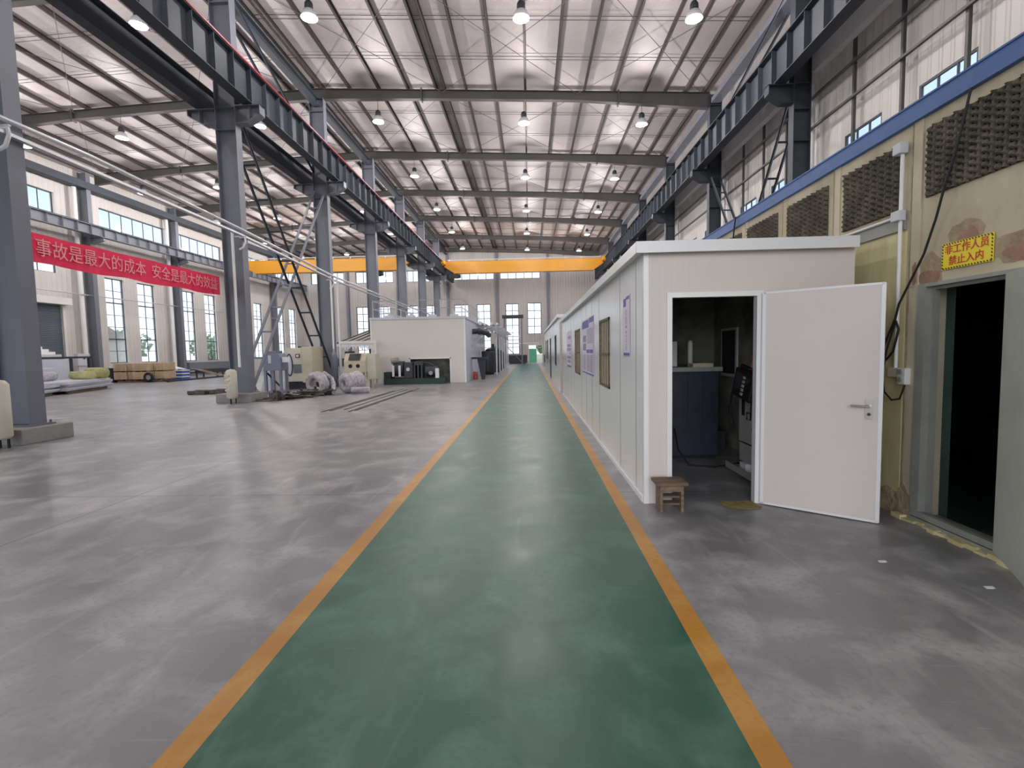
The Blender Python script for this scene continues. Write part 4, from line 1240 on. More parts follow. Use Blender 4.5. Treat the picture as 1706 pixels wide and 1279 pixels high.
MB().box(-6.2, -4.08, 26.5, 26.55, 0, 1.3).box(-6.23, -6.18, 25.38, 26.5, 0, 1.3).box(-4.1, -4.05, 25.38, 26.5, 0, 1.3).box(-6.23, -4.05, 25.38, 26.55, 1.26, 1.31).build('recess_lining', M['grimy'], t)
MB().box(-6.22, -6.16, RY0 - 0.02, RY0 + 0.02, 0, 1.3).box(-4.12, -4.06, RY0 - 0.02, RY0 + 0.02, 0, 1.3).box(-6.22, -4.06, RY0 - 0.02, RY0 + 0.02, 1.24, 1.3).build('recess_trim', M['panel_trim'], t)
# roof railing
t = thing('roof_railing', 'grey tube railing around the roof of the white machine room', 'railing', (-5.7, 25.5, RZ + 0.12))
z0 = RZ + 0.12
for x in [-8.05, -6.85, -5.7, -4.55, -3.45]:
    MB().cyl((x, 25.4, z0), (x, 25.4, z0 + 0.85), 0.025, 8).build('post', M['pipe'], t)
for y in [26.8, 28.2, 29.6, 31.0, 32.4, 34.0]:
    for x in (-8.05, -3.45): MB().cyl((x, y, z0), (x, y, z0 + 0.85), 0.025, 8).build('post', M['pipe'], t)
for z in (0.43, 0.85):
    MB().tube([(-8.05, 34.0, z0 + z), (-8.05, 25.4, z0 + z), (-3.45, 25.4, z0 + z), (-3.45, 34.0, z0 + z)], 0.022, 8).build('rail', M['pipe'], t)
for i in range(4):
    x = -7.4 + i * 1.15
    o = MB().box(x - 0.2, x + 0.2, 25.9, 26.3, z0, z0 + 0.14).cyl((x, 26.1, z0 + 0.14), (x, 26.1, z0 + 0.3), 0.06, 10).build('roof_fitting', M['cab_pale'])
    setbase(o, (x, 26.1, z0)); tag(o, 'small pale fitting on the roof edge of the white machine room, %s from the left' % ORD[i + 1], 'fitting', 'fittings on the machine room roof')
# dark engine-like machine in the recess
t = thing('compressor', 'dark motor and compressor set on a green-black skid in front of the low recess', 'machine', (-5.75, 24.75, 0))
MB().box(-7.3, -4.3, 24.35, 25.22, 0.0, 0.3).build('skid', M['green_dark'], t)
MB().box(-7.3, -6.95, 24.4, 25.15, 0.3, 0.62).build('front_box', M['green_dark'], t)
MB().cyl((-6.85, 24.8, 0.78), (-6.35, 24.8, 0.78), 0.38, 22).build('flywheel_housing', M['machine_dark'], t)
for x in (-6.82, -6.5):
    MB().box(x - 0.05, x + 0.06, 24.36, 24.40, 0.4, 0.95).build('white_guard', M['white'], t)
MB().cyl((-6.95, 24.6, 1.16), (-6.6, 24.6, 1.22), 0.14, 14).build('air_filter', M['galv'], t)
MB().box(-6.3, -5.85, 24.45, 25.1, 0.3, 1.1).build('gear_case', M['machine_dark'], t, bevel=0.03)
MB().cyl((-6.08, 24.44, 0.75), (-6.08, 24.40, 0.75), 0.09, 16).build('gauge', M['cab_pale'], t)
MB().box(-5.8, -5.35, 24.55, 25.1, 0.95, 1.12).build('intake_manifold', M['machine_dark'], t)
for x in (-5.78, -5.6, -5.42):
    MB().box(x - 0.04, x + 0.04, 24.5, 25.1, 0.3, 0.96).build('cylinder_fin', M['steel_dark'], t)
MB().cyl((-5.25, 24.8, 0.62), (-4.6, 24.8, 0.62), 0.27, 20).build('electric_motor', M['machine_dark'], t)
MB().cyl((-4.95, 24.5, 0.55), (-4.95, 24.4, 0.55), 0.1, 14).build('motor_plate', M['galv'], t)
MB().box(-4.72, -4.55, 24.42, 24.6, 0.3, 0.78).build('terminal_box', M['white'], t)
MB().tube([(-5.35, 24.7, 1.05), (-5.1, 24.7, 1.05), (-4.85, 24.75, 0.9), (-4.5, 24.75, 0.6), (-4.45, 24.75, 0.3)], 0.04, 10).build('pipe_run', M['machine_dark'], t)
# nozzle stand, pipe and items right of the machine room
t = thing('feed_stand', 'dark blue tapered stand with a long arm right of the white machine room', 'stand', (-2.65, 27.7, 0))
MB().prism([(-2.95, 1.15), (-2.5, 1.15), (-2.55, 0.0), (-2.72, 0.0)], 'Y', 27.55, 27.85).build('tapered_leg', M['navy'], t)
MB().box(-3.25, -2.4, 27.45, 27.95, 1.15, 1.25).build('arm', M['navy'], t)
o = MB().lathe((-3.1, 27.9, 0), [(0, 0), (0.13, 0), (0.14, 0.03), (0.14, 0.42), (0, 0.42)], 16).build('paint_can', M['crane_red']); setbase(o, (-3.1, 27.9, 0)); tag(o, 'dull red can on the floor beside the dark blue stand', 'can')
t = thing('storage_tank', 'black upright storage tank behind the white pipe posts', 'tank', (-2.85, 33.3, 0))
MB().lathe((-2.85, 33.3, 0.1), [(0, 0), (0.44, 0.02), (0.46, 0.1), (0.46, 1.4), (0.44, 1.46), (0, 1.5)], 24).build('tank_shell', M['machine_dark'], t)
MB().lathe((-2.85, 33.3, 1.58), [(0, 0.12), (0.14, 0.1), (0.16, 0), (0, 0)], 16).build('fill_cap', M['black'], t)
MB().box(-3.25, -2.45, 32.9, 33.7, 0, 0.12).build('base', M['black'], t)
MB().cyl((-3.28, 33.0, 0.9), (-3.28, 33.0, 1.75), 0.06, 10).build('sight_pipe', M['white'], t)
tt = thing('exhaust_duct', 'dark duct elbow high on the side of the white machine room', 'duct', (-3.0, 29.0, 2.7))
MB().tube([(-3.3, 28.6, 2.72), (-2.9, 28.6, 2.72), (-2.55, 29.3, 2.66), (-2.5, 30.4, 2.55)], 0.16, 14).build('duct_pipe', M['machine_dark'], tt)
MB().cyl((-2.95, 28.6, 2.72), (-2.85, 28.6, 2.72), 0.2, 16).build('flange', M['steel_dark'], tt)
MB().bar((-3.28, 27.9, 1.9), (-2.6, 29.4, 2.6), 0.04, 0.04).build('stay', M['pipe'], tt)
# pipe rack along the left edge of the walkway
t = thing('pipe_rack', 'long white steel pipe rack along the left edge of the far walkway', 'rack', (-2.6, 31.9, 0))
ys = [31.9, 35.2, 38.5, 41.8, 45.1, 48.4]
for y in ys:
    for x in (-2.15,):
        MB().box(x - 0.05, x + 0.05, y - 0.05, y + 0.05, 0, 3.05).build('post', M['cab_pale'], t)
    MB().box(-3.28, -1.75, y - 0.05, y + 0.05, 3.05, 3.17).build('cross_beam', M['cab_pale'], t)
for x, z, r in ((-2.0, 3.24, 0.07), (-2.35, 3.26, 0.09), (-2.75, 3.23, 0.06), (-3.05, 3.3, 0.12), (-2.2, 2.75, 0.06)):
    MB().cyl((x, 30.6, z), (x, 50, z), r, 10).build('pipe_run', M['pipe'], t)
for y in ys[:-1]:
    MB().bar((-2.15, y, 2.2), (-2.15, y + 3.3, 2.95), 0.03, 0.03).build('diagonal', M['pipe'], t)
for i, y in enumerate([36.9, 40.2, 43.6]):
    tt = thing('process_tank', 'dark green tank under the white pipe rack, %s from the front' % ORD[i + 1], 'tank', (-2.75, y, 0), 'tanks under the white pipe rack')
    MB().lathe((-2.75, y, 0.08), [(0, 0), (0.5, 0.02), (0.52, 0.1), (0.52, 1.55 - 0.15 * i), (0.45, 1.68 - 0.15 * i), (0, 1.74 - 0.15 * i)], 20).build('tank_shell', M['green_dark'], tt)
    MB().cyl((-2.75, y, 1.75 - 0.15 * i), (-2.75, y, 2.1 - 0.15 * i), 0.1, 12).build('nozzle', M['machine_dark'], tt)
    MB().box(-3.2, -2.3, y - 0.4, y + 0.4, 0, 0.1).build('base', M['black'], tt)
# steel access tower far behind the rack
t = thing('access_tower', 'grey steel access tower with a dark top plate before the far windows', 'tower', (-1.7, 57.5, 0))
for x in (-2.9, -0.9):
    for y in (56.8, 58.2): MB().box(x - 0.06, x + 0.06, y - 0.06, y + 0.06, 0, 5.6).build('post', M['steel'], t)
MB().box(-3.1, -0.7, 56.6, 58.4, 5.3, 5.6).build('top_plate', M['steel_dark'], t)
for z in (2.3, 3.1): MB().box(-3.0, 1.0 if z < 3 else -0.8, 56.75, 56.85, z, z + 0.12).build('cross_beam', M['pipe'], t)
MB().bar((-2.9, 56.8, 2.3), (-0.9, 56.8, 0.2), 0.08, 0.08).build('diagonal', M['steel'], t)
o = MB().box(-2.4, -0.5, 58.6, 59.2, 0, 0.95).build('low_barrier', M['charcoal']); setbase(o, (-1.5, 58.9, 0)); tag(o, 'low dark barrier in front of the far wall left of the doorway', 'barrier')

# ================================================================ WHITE CABINS ON THE RIGHT
BX0, BX1, BY0, BY1, BZ = 1.15, 3.2, 5.04, 17.6, 2.54
t = thing('cabin', 'white sandwich panel cabin on the right with an open door, barred windows and posters', 'cabin', (2.2, BY0, 0))
# side panel facing the walkway, with window holes
def side_boxes(holes, y0, y1, x0, x1, zt):
    ys = sorted(set([y0, y1] + [h[0] for h in holes] + [h[1] for h in holes]))
    mb = MB()
    for a, b in zip(ys, ys[1:]):
        hh = [h for h in holes if h[0] <= a and h[1] >= b]
        if hh: mb.box(x0, x1, a, b, 0, hh[0][2]); mb.box(x0, x1, a, b, hh[0][3], zt)
        else: mb.box(x0, x1, a, b, 0, zt)
    return mb
W1, W2 = (7.19, 8.2, 1.01, 2.05), (11.42, 12.6, 1.0, 2.06)
sp_ = side_boxes([W1, W2], BY0 + 0.05, BY1, BX0, BX0 + 0.05, BZ).build('side_panel', M['panel'], t)
y = BY0 + 0.38
while y < BY1:
    if not any(h[0] < y < h[1] for h in (W1, W2)):
        MB().box(BX0 - 0.002, BX0 + 0.002, y - 0.006, y + 0.006, 0.06, BZ - 0.03).build('panel_seam', M['seam'], sp_)
    y += 0.95
DX0, DX1, DZ = 1.395, 2.285, 2.12
MB().box(BX0 + 0.0, DX0, BY0, BY0 + 0.05, 0, BZ).box(DX1, BX1, BY0, BY0 + 0.05, 0, BZ).box(DX0, DX1, BY0, BY0 + 0.05, DZ, BZ).build('front_panel', M['panel_front'], t)
MB().box(BX0, BX1, BY1 - 0.05, BY1, 0, BZ).box(BX1 - 0.05, BX1, BY0 + 0.05, BY1 - 0.05, 0, BZ).build('rear_panel', M['grimy'], t)
MB().box(BX0 - 0.005, BX0 + 0.045, BY0 - 0.006, BY0 + 0.045, 0, BZ).build('corner_trim', M['panel_trim'], t)
MB().box(BX0 - 0.012, BX0 + 0.03, BY0 + 0.05, BY1, 0, 0.05).build('base_channel', M['panel_trim'], t)
# roof with overhanging fascia
MB().box(BX0 - 0.085, BX1 - 0.03, BY0 - 0.1, BY1 + 0.1, BZ, BZ + 0.085).build('roof_slab', M['panel_trim'], t)
MB().box(BX0 - 0.10, BX0 - 0.085, BY0 - 0.11, BY1 + 0.1, BZ - 0.02, BZ + 0.09).box(BX0 - 0.10, BX1 - 0.03, BY0 - 0.115, BY0 - 0.1, BZ - 0.02, BZ + 0.09).build('fascia', M['panel_trim'], t)
# inside lining
MB().box(BX0 + 0.05, BX0 + 0.06, BY0 + 0.05, 7.15, 0, BZ - 0.02).box(BX0 + 0.06, BX1 - 0.05, 8.6, 8.65, 0, BZ - 0.02).box(BX0 + 0.06, BX1 - 0.06, BY0 + 0.06, 8.6, BZ - 0.03, BZ - 0.005).build('inner_lining', M['grimy'], t)
# door frame and open door
MB().box(DX0 - 0.02, DX0 + 0.03, BY0 - 0.02, BY0 + 0.06, 0, DZ + 0.02).box(DX1 - 0.03, DX1 + 0.03, BY0 - 0.02, BY0 + 0.06, 0, DZ + 0.02).box(DX0 + 0.03, DX1 - 0.03, BY0 - 0.02, BY0 + 0.06, DZ - 0.03, DZ + 0.02).build('door_frame', M['panel_trim'], t)
hinge = Vector((2.315, 5.0, 0)); fr_ = Vector((3.06, 4.41, 0)); dd = (fr_ - hinge); dl = dd.length; dd.normalize(); dn = Vector((0, 0, 1)).cross(dd)
door = MB().bar(hinge + Vector((0, 0, 1.065)), fr_ + Vector((0, 0, 1.065)), 0.045, 2.10).build('door_leaf', M['panel_front'], t)
e = MB()
for s in (0, 1):
    p = hinge + dd * (0.005 + (dl - 0.01) * s)
    e.bar(p + Vector((0, 0, 0.015)), p + Vector((0, 0, 2.115)), 0.052, 0.03, dd)
for z in (0.02, 2.11):
    e.bar(hinge + Vector((0, 0, z)), fr_ + Vector((0, 0, z)), 0.052, 0.02)
e.build('edge_trim', M['panel_trim'], door)
hp = hinge + dd * (dl - 0.085)
nf = Vector((dd.y, -dd.x, 0))
if nf.y > 0: nf = -nf
pl = MB().bar(hp + nf * 0.027 + Vector((0, 0, 0.93)), hp + nf * 0.027 + Vector((0, 0, 1.1)), 0.055, 0.012, nf).build('lock_plate', M['chrome'], door)
hb = MB().cyl(hp + nf * 0.03 + Vector((0, 0, 1.045)), hp + nf * 0.075 + Vector((0, 0, 1.045)), 0.012, 10)
hb.tube([hp + nf * 0.075 + Vector((0, 0, 1.045)) + dd * 0.01, hp + nf * 0.075 + Vector((0, 0, 1.045)) - dd * 0.06, hp + nf * 0.07 + Vector((0, 0, 1.048)) - dd * 0.13], 0.010, 8)
hb.build('lever_handle', M['chrome'], door)
MB().cyl(hp + nf * 0.03 + Vector((0, 0, 0.975)), hp + nf * 0.045 + Vector((0, 0, 0.975)), 0.014, 12).build('keyhole', M['charcoal'], door)
# barred windows
for (a, b, z0, z1), nb in ((W1, 5), (W2, 5)):
    f = MB()
    for u0, u1, w0, w1 in ((a, a + 0.05, z0, z1), (b - 0.05, b, z0, z1), (a, b, z0, z0 + 0.04), (a, b, z1 - 0.04, z1), (a, b, 1.5, 1.53)):
        f.box(BX0 - 0.012, BX0 + 0.04, u0, u1, w0, w1)
    fo = f.build('window_frame', M['wood'], t)
    for i in range(nb):
        yy = a + (b - a) * (i + 1) / (nb + 1)
        MB().box(BX0 + 0.0, BX0 + 0.008, yy - 0.025, yy + 0.025, z0 + 0.04, z1 - 0.04).build('window_bar', M['wood'], fo)
    MB().box(BX0 + 0.010, BX0 + 0.016, a + 0.03, b - 0.03, z0 + 0.03, z1 - 0.03).build('curtain', M['curtain'], fo)
# posters
def poster(y0, y1, z0, z1, label, style):
    t = thing('wall_poster', label, 'poster', (BX0 - 0.006, (y0 + y1) / 2, z0), 'posters on the white cabin')
    x = BX0 - 0.004
    MB().box(x - 0.003, x, y0, y1, z0, z1).build('sheet', M['poster'], t)
    L, H = y1 - y0, z1 - z0
    def blk(u0, u1, v0, v1, m, nm):
        # u from 0 at the far (left in view) edge to 1 at the near edge
        MB().box(x - 0.0045, x - 0.003, y1 - u1 * L, y1 - u0 * L, z0 + v0 * H, z0 + v1 * H).build(nm, M[m], t)
    if style == 'notice':
        blk(0.0, 0.62, 0.83, 0.97, 'poster_blue', 'heading_block'); blk(0.66, 1.0, 0.90, 0.985, 'poster_blue', 'heading_block')
        blk(0.0, 1, 0.0, 0.025, 'poster_blue', 'footer_line')
        blk(0.08, 0.38, 0.58, 0.70, 'poster_grey', 'printed_block'); blk(0.08, 0.38, 0.42, 0.55, 'poster_grey', 'printed_block')
        for i in range(10): blk(0.48, 0.94, 0.80 - 0.026 * i - 0.012, 0.80 - 0.026 * i, 'poster_grey', 'printed_line')
        blk(0.42, 0.66, 0.38, 0.44, 'poster_blue', 'printed_block'); blk(0.70, 0.95, 0.38, 0.44, 'poster_blue', 'printed_block')
        for j, (u0, u1) in enumerate(((0.06, 0.34), (0.42, 0.66), (0.70, 0.95))):
            for i in range(11): blk(u0, u1, 0.34 - 0.027 * i - 0.014, 0.34 - 0.027 * i, 'poster_grey', 'printed_line')
    elif style == 'strip':
        blk(0.05, 0.45, 0.82, 0.95, 'poster_blue', 'heading_block'); blk(0.45, 0.95, 0.92, 0.97, 'poster_blue', 'heading_block')
        blk(0.05, 0.95, 0.01, 0.06, 'poster_blue', 'footer_block')
    else:
        blk(0.1, 0.9, 0.0, 0.05, 'poster_blue', 'footer_line')
        r2 = random.Random(4)
        for i in range(7):
            for j in range(3):
                if r2.random() < 0.8: blk(0.15 + 0.25 * j, 0.15 + 0.25 * j + 0.18, 0.12 + 0.11 * i, 0.12 + 0.11 * i + 0.08, 'poster_blue' if (i + j) % 2 else 'poster_grey', 'printed_block')
    return t
poster(5.72, 6.12, 1.5, 2.22, 'narrow upright white poster with grey letters nearest the cabin corner', 'strip')
pt = COL.objects['wall_poster']
for i, ch in enumerate('XUUEECNV'):
    text_mesh('lettering', ch, 0.085, 0.0006, M['poster_grey'], pt, (BX0 - 0.0085, 5.92, 1.6 + 0.062 * i), (0, 0, 1), (0, 1, 0), 1.0)
poster(8.95, 10.85, 1.1, 2.2, 'wide lilac poster with a blue heading between the two barred windows', 'notice')
poster(13.7, 15.4, 1.08, 2.12, 'farthest poster on the white cabin, with small blue picture blocks', 'pictures')

# second cabin farther on
t = thing('cabin', 'second white cabin farther down the walkway, beyond the first one', 'cabin', (2.2, 18.6, 0))
C0, C1, CX = 18.6, 37.0, 1.12
ws = [(21.0, 22.0, 0.9, 2.2), (26.3, 27.3, 0.05, 2.2), (30.5, 31.6, 1.0, 2.2), (33.5, 34.6, 1.0, 2.2)]
so = side_boxes(ws, C0 + 0.05, C1, CX, CX + 0.05, 2.78).build('side_panel', M['panel'], t)
y = C0 + 0.95
while y < C1:
    if not any(h[0] - 0.05 < y < h[1] + 0.05 for h in ws):
        MB().box(CX - 0.002, CX + 0.002, y - 0.008, y + 0.008, 0.05, 2.78).build('panel_seam', M['seam'], so)
    y += 0.95
MB().box(CX, 3.2, C0, C0 + 0.05, 0, 2.78).box(CX, 3.2, C1, C1 + 0.05, 0, 2.78).box(3.15, 3.2, C0 + 0.05, C1, 0, 2.78).build('end_panel', M['panel_front'], t)
MB().box(CX - 0.09, 3.22, C0 - 0.05, C1 + 0.1, 2.78, 2.9).build('roof_slab', M['panel_trim'], t)
for i, (a, b, z0, z1) in enumerate(ws):
    f = MB().box(CX - 0.02, CX + 0.05, a, a + 0.05, z0, z1).box(CX - 0.02, CX + 0.05, b - 0.05, b, z0, z1).box(CX - 0.02, CX + 0.05, a, b, z1 - 0.05, z1).box(CX - 0.02, CX + 0.05, a, b, z0, z0 + 0.05)
    fo = f.build('door_frame' if i == 1 else 'window_frame', M['win_frame'], t)
    MB().box(CX + 0.02, CX + 0.03, a + 0.04, b - 0.04, z0 + 0.04, z1 - 0.04).build('door_leaf' if i == 1 else 'pane', M['steel'] if i == 1 else M['glass'], fo)

# things inside the first cabin
t = thing('tool_cabinet', 'dark navy cabinet standing inside the white cabin', 'cabinet', (2.1, 7.4, 0))
MB().box(1.5, 2.66, 7.1, 8.1, 0.05, 1.25).build('cabinet_body', M['navy'], t)
MB().box(1.46, 2.7, 7.04, 8.15, 1.25, 1.31).build('worktop', M['galv'], t)
for i in range(5): MB().box(1.6 + 0.21 * i, 1.76 + 0.21 * i, 7.085, 7.1, 0.45, 1.2).build('door_panel', M['navy'], t)
MB().box(1.52, 2.64, 7.12, 8.05, 0, 0.05).build('base', M['black'], t)
o = MB().lathe((2.33, 7.3, 1.31), [(0, 0), (0.035, 0), (0.035, 0.34), (0.02, 0.38), (0, 0.38)], 14).build('bottle', M['white']); setbase(o, (2.33, 7.3, 1.31)); tag(o, 'tall white bottle on the navy cabinet inside the white cabin', 'bottle')
t = thing('parts_tray', 'yellowish tray on the navy cabinet beside the white bottle', 'tray', (2.42, 7.2, 1.31))
MB().box(2.3, 2.58, 7.08, 7.26, 1.31, 1.325).box(2.3, 2.58, 7.08, 7.09, 1.325, 1.36).box(2.3, 2.58, 7.25, 7.26, 1.325, 1.36).box(2.3, 2.31, 7.09, 7.25, 1.325, 1.36).box(2.57, 2.58, 7.09, 7.25, 1.325, 1.36).build('tray_body', M['cream'], t)
o = MB().box(2.02, 2.2, 7.5, 7.7, 1.31, 1.68).jitter(0.012, 3).build('paper_bag', M['white']); setbase(o, (2.1, 7.6, 1.31)); tag(o, 'crumpled white paper bag at the left end of the navy cabinet', 'bag')
o = MB().tube([(2.02, 7.0, 0.45), (2.0, 6.75, 0.2), (2.1, 6.6, 0.03), (2.4, 6.5, 0.02), (2.8, 6.7, 0.02)], 0.012, 8).build('power_cable', M['black']); setbase(o, (2.0, 6.9, 0)); tag(o, 'black cable on the floor before the navy cabinet inside the cabin', 'cable')
o = MB().box(2.66, 2.92, 7.5, 7.9, 0.0, 0.32).build('dark_box', M['charcoal']); setbase(o, (2.8, 7.7, 0)); tag(o, 'small dark box on the cabin floor right of the navy cabinet', 'box')
t = thing('machine_cabinet', 'dull white machine cabinet just inside the cabin door, on the right', 'machine', (2.85, 5.9, 0))
MB().box(2.6, 3.13, 5.4, 6.25, 0.42, 1.32).build('upper_panel', M['cab_panel'], t, bevel=0.008)
MB().box(2.61, 3.13, 5.4, 6.24, 0.18, 0.40).build('lower_panel', M['cab_panel'], t)
MB().box(2.62, 3.13, 5.42, 6.22, 0.40, 0.42).build('shadow_gap', M['black'], t)
MB().box(2.5, 3.13, 5.35, 6.4, 0.05, 0.08).box(2.5, 2.51, 5.35, 6.4, 0.08, 0.13).build('drip_tray', M['galv'], t)
for y in (5.5, 5.95): MB().box(2.56, 2.74, y, y + 0.16, 0.08, 0.18).build('foot_block', M['white'], t)
MB().box(2.595, 2.6, 6.08, 6.16, 0.75, 1.02).build('vent_slot', M['black'], t)
MB().tube([(2.59, 5.88, 1.0), (2.58, 5.88, 0.72), (2.58, 5.98, 0.72), (2.58, 5.98, 0.80), (2.58, 5.78, 0.80), (2.58, 5.78, 1.0)], 0.008, 6).build('hook_bracket', M['black'], t)
MB().tube([(2.58, 5.80, 0.72), (2.57, 5.80, 0.6)], 0.014, 8).build('hook_end', M['wood'], t)
t = thing('teach_pendant', 'black handheld control pendant hung on the dull white machine cabinet', 'pendant', (2.55, 5.9, 1.18))
pm = Matrix.Translation(Vector((2.535, 5.93, 1.14))) @ Matrix.Rotation(0.15, 4, 'X') @ Matrix.Rotation(0.12, 4, 'Y') @ Matrix.Scale(1.22, 4)
def tf(mb, mtx):
    mb.v = [tuple(mtx @ Vector(v)) for v in mb.v]; return mb
tf(MB().box(-0.035, 0.035, -0.2, 0.2, -0.14, 0.14), pm).build('pendant_body', M['black'], t, bevel=0.02)
tf(MB().box(-0.037, -0.034, 0.0, 0.15, -0.06, 0.1), pm).build('screen', M['machine_dark'], t)
for i in range(5):
    tf(MB().box(-0.043, -0.034, -0.06, -0.02, -0.1 + 0.04 * i, -0.075 + 0.04 * i), pm).build('key', M['cab_panel'], t)
tf(MB().cyl((-0.05, -0.13, 0.06), (-0.034, -0.13, 0.06), 0.03, 14), pm).build('stop_button', M['machine_dark'], t)
tf(MB().box(-0.02, 0.02, -0.14, 0.14, 0.14, 0.18), pm).build('top_grip', M['black'], t, bevel=0.012)
o = MB().tube([(2.54, 6.12, 1.12), (2.53, 6.3, 1.0), (2.53, 6.36, 0.8), (2.55, 6.33, 0.62)], 0.014, 8).build('pendant_cable', M['black']); setbase(o, (2.54, 6.2, 0.8)); tag(o, 'thick black cable hanging from the left side of the control pendant', 'cable')
t = thing('safety_helmet', 'orange safety helmet on top of the machine cabinet inside the cabin', 'helmet', (2.68, 5.8, 1.32))
MB().lathe((2.68, 5.8, 1.325), [(0.165, 0), (0.13, 0.01), (0.128, 0.06), (0.105, 0.12), (0.05, 0.155), (0, 0.16)], 22).build('helmet_shell', M['orange'], t)
MB().box(2.673, 2.687, 5.69, 5.91, 1.44, 1.49).build('ridge', M['orange'], t, bevel=0.005)
# inside side window with its trim
t = thing('inner_window', 'tall dark window in the grimy inside wall of the cabin', 'window', (3.14, 7.95, 1.15))
MB().box(3.125, 3.15, 7.62, 8.24, 1.12, 1.88).build('window_frame', M['panel_trim'], t)
MB().box(3.12, 3.126, 7.68, 8.18, 1.17, 1.84).build('dark_pane', M['navy'], t)
o = MB().add([(1.9, 4.88, 0.004), (2.05, 4.8, 0.004), (2.2, 4.82, 0.004), (2.28, 4.9, 0.004), (2.25, 5.1, 0.004), (1.92, 5.08, 0.004)], [(0, 1, 2, 3, 4, 5)]).build('yellow_dust', M['dust'])
o.data.transform(Matrix.Translation((-2.1, -4.85, 0))); o.location = (2.1, 4.85, 0)
tag(o, 'patch of yellowish dust on the floor at the cabin doorway', 'dust', kind='stuff')

# little wooden stool at the cabin corner
t = thing('wooden_stool', 'small weathered wooden step stool at the corner of the white cabin', 'stool', (1.36, 4.86, 0))
MB().box(1.2, 1.5, 4.73, 4.97, 0.265, 0.295).build('seat', M['wood'], t, bevel=0.004)
MB().box(1.24, 1.265, 4.76, 4.94, 0, 0.265).build('side_board', M['wood'], t)
MB().box(1.44, 1.465, 4.76, 4.94, 0, 0.265).build('side_board', M['wood'], t)
MB().box(1.265, 1.44, 4.765, 4.78, 0.2, 0.262).build('apron', M['wood'], t)
for z in (0.06, 0.13): MB().box(1.265, 1.44, 4.80, 4.90, z, z + 0.018).build('shelf_slat', M['wood'], t)
# ================================================================ OLD WALL ON THE RIGHT
WX = 3.42
WY0, WY1, WZ = -3.0, 38.0, 3.53
DY0, DY1, DZ2 = 3.63, 4.40, 2.07
ow = wall_holes('wall_right_inner', 'X', WX, WX + 0.22, WY0, WY1, 0, WZ, [(DY0 - 0.07, DY1 + 0.09, 0.0, DZ2 + 0.03)], M['old_wall'])
ow['label'] = 'old stained plaster wall on the right with foam panels and a dark doorway'
# pilaster strips and board seams on the old wall
for y in (4.56, 5.70, 6.82, 7.98, 9.1):
    MB().box(WX - 0.012, WX, y - 0.05, y + 0.05, 0, WZ).build('wall_batten', M['old_wall'], ow)
    MB().box(WX - 0.014, WX, y + 0.055, y + 0.065, 0, WZ).build('board_seam', M['mortar'], ow)
MB().box(WX - 0.008, WX, 4.66, 5.62, 0.02, 2.60).build('yellowed_board', M['old_yellow'], ow)
MB().box(WX - 0.02, WX, 4.68, 9.0, 2.62, 2.74).build('grey_ledge', M['galv'], ow)
def patch(name, pts, th, m):
    mb = MB().prism(pts, 'X', WX - th, WX + 0.001)
    return mb.build(name, M[m], ow)
def blob(cy, cz, ry, rz, n, seed, top_flat=None):
    r = random.Random(seed); out = []
    for i in range(n):
        a = 2 * math.pi * i / n
        k = 1 + r.uniform(-0.22, 0.22)
        z = cz + rz * k * math.sin(a)
        out.append((cy + ry * k * math.cos(a), max(z, DZ2 + 0.02)))
    return out
patch('peeled_patch', blob(4.06, 2.38, 0.16, 0.18, 16, 1), 0.004, 'mortar')
patch('brick_patch', blob(4.03, 2.36, 0.09, 0.12, 14, 2), 0.006, 'brick')
patch('peeled_patch', blob(4.38, 2.22, 0.13, 0.14, 16, 3), 0.004, 'mortar')
patch('brick_patch', blob(4.42, 2.15, 0.12, 0.07, 14, 4), 0.006, 'brick')
patch('peeled_patch', blob(3.62, 2.25, 0.24, 0.10, 18, 5), 0.004, 'mortar')
patch('brick_patch', blob(3.55, 2.22, 0.18, 0.06, 14, 6), 0.006, 'brick')
patch('peeled_patch', blob(4.58, 1.75, 0.03, 0.35, 14, 7), 0.018, 'mortar')
patch('brick_patch', blob(4.55, 2.2, 0.025, 0.10, 10, 8), 0.021, 'brick')
patch('peeled_patch', [(4.50, 0.0), (5.0, 0.0), (5.0, 0.12), (4.8, 0.25), (4.66, 0.2), (4.6, 0.33), (4.5, 0.2)], 0.019, 'mortar')
# blue channel along the top
mb = MB().box(WX - 0.03, WX - 0.015, WY0, WY1, 3.52, 3.67)
mb.box(WX - 0.04, WX + 0.1, WY0, WY1, 3.67, 3.685).box(WX - 0.05, WX + 0.0, WY0, WY1, 3.515, 3.53)
struct(mb.build('trim_1', M['blue']), 'blue steel channel along the top of the old wall')
# flat roof of the old rooms, so that nothing shows through
struct(MB().box(WX + 0.1, XRW, WY0, WY1, 3.56, 3.66).build('ceiling_inner', M['steel_dark']))
struct(MB().box(WX + 0.22, XRW, WY0, WY0 + 0.15, 0, 3.56).box(WX + 0.22, XRW, WY1 - 0.15, WY1, 0, 3.56).build('wall_inner_ends', M['old_wall']))
